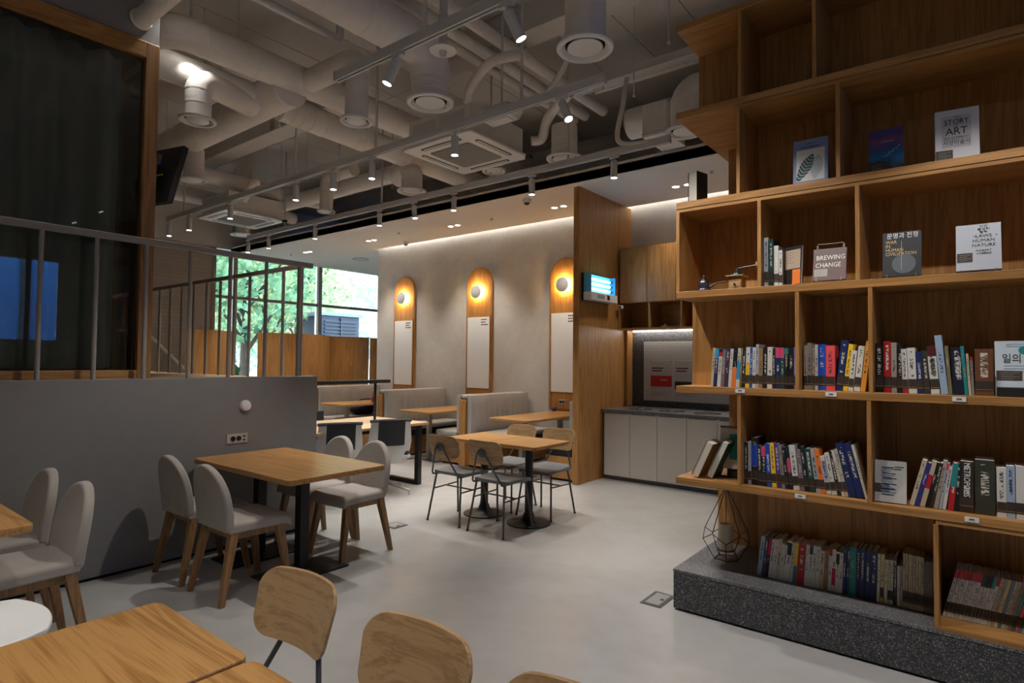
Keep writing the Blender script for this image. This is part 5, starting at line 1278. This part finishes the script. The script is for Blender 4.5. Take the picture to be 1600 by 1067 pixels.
# splash panel, pegboard, posters
t = thing('splash_panel', 'speckled dark grey panel above the worktop', 'wall panel', (-2.3, 7.47, .88)); B(-3.74, -.85, 7.455, 7.478, .882, 1.90).build('panel', m_felt, t)
o = B(-3.775, -3.735, 7.30, 7.47, .882, 1.90).build('side_lining', oakZ, t)
t = thing('pegboard', 'white perforated pegboard on the grey splash panel', 'pegboard', (-2.9, 7.45, 1.3))
def peg():
    k = NT('peg_holes'); v = k.obj((1, 1, 1), False); sx = k.n('SeparateXYZ'); k.l(v, sx.inputs[0]); outs = []
    for i in (0, 2):
        m1 = k.n('Math', operation='MULTIPLY'); m1.inputs[1].default_value = 1 / .026; k.l(sx.outputs[i], m1.inputs[0]); fr = k.n('Math', operation='FRACT'); k.l(m1.outputs[0], fr.inputs[0]); sb = k.n('Math', operation='SUBTRACT'); sb.inputs[1].default_value = .5; k.l(fr.outputs[0], sb.inputs[0]); pw = k.n('Math', operation='POWER'); pw.inputs[1].default_value = 2; k.l(sb.outputs[0], pw.inputs[0]); outs.append(pw.outputs[0])
    ad = k.n('Math', operation='ADD'); k.l(outs[0], ad.inputs[0]); k.l(outs[1], ad.inputs[1])
    k.l(k.ramp(ad.outputs[0], [(.045, (.12, .12, .12, 1)), (.06, (.55, .54, .52, 1))]), k.b.inputs['Base Color']); return k.m
B(-3.56, -1.4, 7.440, 7.452, .965, 1.755).build('board', peg(), t, bevel=.001)
for x in (-3.5, -1.5): B(x - .02, x + .02, 7.452, 7.456, 1.2, 1.5).build('standoff', m_steel, t)
for k, (x0, x1, l) in enumerate(((-3.46, -3.16, 'recycling notice with a red band pinned on the pegboard'), (-3.12, -2.82, 'notice with a dark plant photograph pinned on the pegboard'))):
    t = thing('poster', l, 'poster', ((x0 + x1) / 2, 7.44, 1.0), group='notices on the pegboard'); y = 7.4385
    B(x0, x1, y, 7.4398, 1.02, 1.50).build('sheet', flat('notice_paper', (.44, .42, .40, 1), .7), t)
    if k == 0: B(x0, x1, y - .0006, y, 1.155, 1.30).build('red_band', pmat('red'), t); B(x0 + .14, x0 + .24, y - .0012, y - .0006, 1.235, 1.25).build('print_line', m_lgrey, t)
    else: B(x0, x0 + .22, y - .0006, y, 1.125, 1.23).build('photograph', flat('plant_photo', (.025, .035, .02, 1), .7, noise=.6), t); B(x0 + .22, x1, y - .0006, y, 1.125, 1.23).build('photograph_edge', flat('photo_pale', (.3, .29, .3, 1), .7), t)
    for z, c, wd in ((1.40, 'maroon', .16), (1.365, 'maroon', .14)): B(x0 + .02, x0 + .02 + wd, y - .0006, y, z - .008, z + .008).build('heading', pmat(c), t)
    for z in (1.46, 1.075, 1.055): B(x0 + .02, x0 + .18, y - .0006, y, z - .003, z + .003).build('print_line', m_rail, t)
    for xx in (x0 + .012, x1 - .012): MB().lathe((xx, y - .001, 1.487), [(.006, 0), (.006, -.004)], 10, 'y').build('pin', m_black, t)
# open oak shelf and cupboards above
t = thing('open_shelf', 'open dark oak shelf box under the wall cupboards', 'shelf', (-2.3, 7.3, 1.9))
B(-3.775, -.9, 7.10, 7.47, 1.90, 1.925).build('bottom_board', oakX, t, bevel=.001); B(-3.775, -.9, 7.455, 7.47, 1.925, 2.25).build('back_board', oakX, t)
for x in (-3.76, -3.33, -2.9, -2.2, -1.5, -.92): B(x - .01, x + .01, 7.105, 7.455, 1.925, 2.25).build('divider', oakZ, t)
B(-3.7, -1.0, 7.40, 7.42, 1.888, 1.899).build('led_strip', m_cove, t)
for k in range(7):
    x0 = -3.775 + .03 + k * .39; x1 = x0 + .388
    t = thing('wall_cupboard', ('first oak wall cupboard beside the oak partition', 'second oak wall cupboard from the oak partition')[k] if k < 2 else 'oak wall cupboard hidden behind the bookcase, %s of the row' % nword(k + 1), 'cupboard', ((x0 + x1) / 2, 7.3, 2.26), group='oak wall cupboards')
    B(x0, x1, 7.12, 7.47, 2.255, 2.99).build('body', oakZ, t); B(x0 + .0015, x1 - .0015, 7.10, 7.119, 2.258, 2.987).build('door', oakZ, t, bevel=.0015)
t = thing('ornament', 'small brass ornament on the open shelf', 'ornament', (-3.15, 7.2, 1.925)); MB().lathe((-3.15, 7.2, 1.9255), [(.03, 0), (.03, .006), (.012, .012), (.018, .03), (.006, .05)], 18).build('figure', m_gold, t, smooth=True); MB().tube([(-3.21, 7.2, 1.94), (-3.15, 7.2, 1.95), (-3.09, 7.2, 1.935)], .006, 8).build('arm', m_gold, t, smooth=True)
t = thing('wall_camera', 'small white camera clipped at the corner of the open shelf', 'camera', (-3.70, 7.09, 2.2)); B(-3.735, -3.68, 7.03, 7.085, 2.18, 2.225).build('case', m_wplast, t, bevel=.006); MB().lathe((-3.707, 7.029, 2.202), [(.014, 0), (.012, -.004)], 14, 'y').build('lens', m_black, t); B(-3.72, -3.70, 7.085, 7.10, 2.195, 2.21).build('bracket', m_black, t)
# insect light trap on the partition
t = thing('insect_light_trap', 'insect light trap with glowing blue tubes on the oak partition', 'light trap', (-3.777, 6.5, 2.23))
B(-3.776, -3.755, 6.17, 6.84, 2.22, 2.56).build('back_plate', m_blackp, t, bevel=.003); B(-3.755, -3.64, 6.18, 6.84, 2.225, 2.325).build('tray', m_wplast, t, bevel=.008)
B(-3.755, -3.735, 6.20, 6.81, 2.325, 2.55).build('reflector', flat('blue_glow', (.05, .45, .95, 1), .4, emit=2.2), t)
for z in (2.37, 2.43, 2.49): MB().tube([(-3.70, 6.27, z), (-3.70, 6.74, z)], .014, 12).build('tube_lamp', flat('tube_white', (.55, .9, 1, 1), .4, emit=5.0), t, smooth=True); MB().tube([(-3.70, 6.74, z), (-3.70, 6.775, z)], .016, 12).build('lamp_cap', m_black, t)
for y in (6.20, 6.80): B(-3.755, -3.655, y - .008, y + .008, 2.325, 2.55).build('side_cheek', flat('cyan_cheek', (.10, .45, .7, 1), .4), t)
B(-3.6405, -3.637, 6.57, 6.63, 2.25, 2.305).build('display', m_black, t); B(-3.6405, -3.638, 6.33, 6.5, 2.25, 2.30).build('vent_grille', m_rail, t)

# ================================================================== OUTSIDE THE GLASS FRONT
m_pave = concrete('paving', (.42, .42, .42, 1), (.55, .55, .54, 1), .9)
struct(B(-60, -12.3, -25, 45, -.25, -.1).build('ground', m_pave))
m_bark = flat('bark', (.035, .028, .024, 1), .9, noise=.3)
def leafmat(name, a, b_):
    k = NT(name); oi = k.noise(k.obj((1, 1, 1)), 3.0, 2)
    c = k.ramp(oi, [(.35, a), (.65, b_)]); k.l(c, k.b.inputs['Base Color']); k.b.inputs['Roughness'].default_value = .6
    tr = k.n('BsdfTranslucent'); k.l(c, tr.inputs[0]); mx = k.n('MixShader'); mx.inputs[0].default_value = .45; k.l(k.b.outputs[0], mx.inputs[1]); k.l(tr.outputs[0], mx.inputs[2]); k.l(mx.outputs[0], k.t.nodes['Material Output'].inputs[0]); return k.m
m_leafg = leafmat('leaf_green', (.10, .26, .16, 1), (.30, .48, .26, 1)); m_leafy = leafmat('leaf_yellow', (.34, .46, .26, 1), (.60, .62, .36, 1)); m_leafd = leafmat('leaf_dark', (.012, .05, .03, 1), (.03, .10, .05, 1))
def leaves(n, cen, rad, size, seed):
    rnd = random.Random(seed); m = MB()
    for _ in range(n):
        while True:
            p = Vector((rnd.uniform(-1, 1), rnd.uniform(-1, 1), rnd.uniform(-1, 1)))
            if .25 < p.length < 1: break
        p = Vector((cen[0] + p.x * rad[0], cen[1] + p.y * rad[1], cen[2] + p.z * rad[2])); a = Vector((rnd.gauss(0, 1), rnd.gauss(0, 1), rnd.gauss(0, 1))).normalized(); b_ = a.orthogonal().normalized(); s = size * rnd.uniform(.6, 1.3)
        m.add([p - a * s, p + b_ * s * .55, p + a * s, p - b_ * s * .55], [(0, 1, 2, 3)])
    return m
def tree(x, y, h, r, zc, mat, label, seed, n=1900, trunk=.13):
    t = thing('street_tree', label, 'tree', (x, y, -.1), group='street trees beyond the glass front'); rnd = random.Random(seed)
    MB().tube([(x, y, -.1), (x + .05, y + .04, h * .4), (x - .05, y + .1, h * .75)], [trunk, trunk * .8, trunk * .45], 10).build('trunk', m_bark, t, smooth=True)
    for k in range(5):
        a = rnd.uniform(0, 6.28); z0 = h * rnd.uniform(.25, .5); MB().tube([(x, y + .03, z0), (x + .5 * math.cos(a), y + .5 * math.sin(a), z0 + .7), (x + 1.2 * math.cos(a), y + 1.2 * math.sin(a), z0 + 1.7)], [trunk * .5, trunk * .35, trunk * .15], 7).build('branch', m_bark, t, smooth=True)
    o = leaves(n, (x, y, zc), (r, r, h - zc + .2), .13, seed).build('foliage', mat, t); o['kind'] = 'stuff'
tree(-16.0, 8.35, 6.0, 2.1, 4.0, m_leafg, 'dark-trunked tree seen between the two middle mullions', 1)
tree(-17.2, 9.6, 6.5, 2.3, 4.2, m_leafy, 'yellow-green tree behind the dark blue kiosk', 2)
tree(-18.0, 11.6, 6.5, 2.4, 4.0, m_leafy, 'tall yellow-green tree right of the kiosk', 3)
tree(-16.5, 6.6, 6.0, 2.1, 4.1, m_leafg, 'green tree at the left end of the glass front', 4)
tree(-21.0, 9.0, 7.0, 3.0, 4.0, m_leafg, 'distant green tree behind the dark-trunked one', 5)
tree(-22.0, 14.5, 7.5, 3.4, 4.2, m_leafy, 'distant pale tree beyond the kiosk', 6)
tree(-24.0, 11.5, 8.0, 3.4, 4.0, m_leafg, 'farthest broad tree across the street', 7)
t = thing('hedge_bush', 'dark green bush low behind the glass between the screens', 'bush', (-13.4, 6.35, -.1)); o = leaves(1500, (-13.4, 6.5, .75), (.45, .42, .85), .09, 9).build('foliage', m_leafd, t); o['kind'] = 'stuff'; MB().tube([(-13.4, 6.5, -.1), (-13.4, 6.5, .6)], .04, 8).build('stem', m_bark, t)
# dark blue kiosk with louvres
m_navy = flat('kiosk_navy', (.004, .018, .05, 1), .5)
t = thing('kiosk', 'dark blue louvred kiosk standing outside the glass front', 'kiosk', (-15.6, 10.9, -.1))
B(-16.4, -15.0, 10.15, 11.5, -.1, 2.75).build('body', m_navy, t, bevel=.02); B(-16.5, -14.95, 10.05, 11.6, 2.75, 2.85).build('roof', flat('kiosk_roof', (.16, .24, .34, 1), .5), t, bevel=.01)
for k in range(24): B(-15.0, -14.965, 10.25, 11.40, .15 + k * .105, .195 + k * .105).build('louvre', m_navy, t)
B(-14.998, -14.955, 10.80, 10.84, .1, 2.7).build('louvre_post', m_navy, t)
# bright facade across the street
t = thing('street_building', 'pale building across the street behind the trees', 'building', (-34, 12, -.1)); B(-36, -34, 0, 30, -.1, 12).build('wall', flat('pale_render', (.7, .7, .68, 1), .8), t)
for i in range(7):
    for j in range(3): B(-34.0, -33.95, 1.5 + i * 4, 3.6 + i * 4, 1.5 + j * 3.6, 3.4 + j * 3.6).build('window', flat('far_pane', (.12, .18, .24, 1), .2), t)
t = thing('reflection_backdrop', 'unseen blue building added for the reflection in the meeting room window', 'building', (9.5, 5, -.1)); B(9, 10, -8, 18, -.1, 14).build('facade', flat('blue_facade', (.03, .13, .40, 1), .4), t)  # unseen block added to tint the glass reflection blue and cut sky light
for k in range(9): B(8.94, 9.0, -8 + k * 3, -7.8 + k * 3, -.1, 14).build('fin', flat('fin_dark', (.02, .03, .05, 1), .5), t)
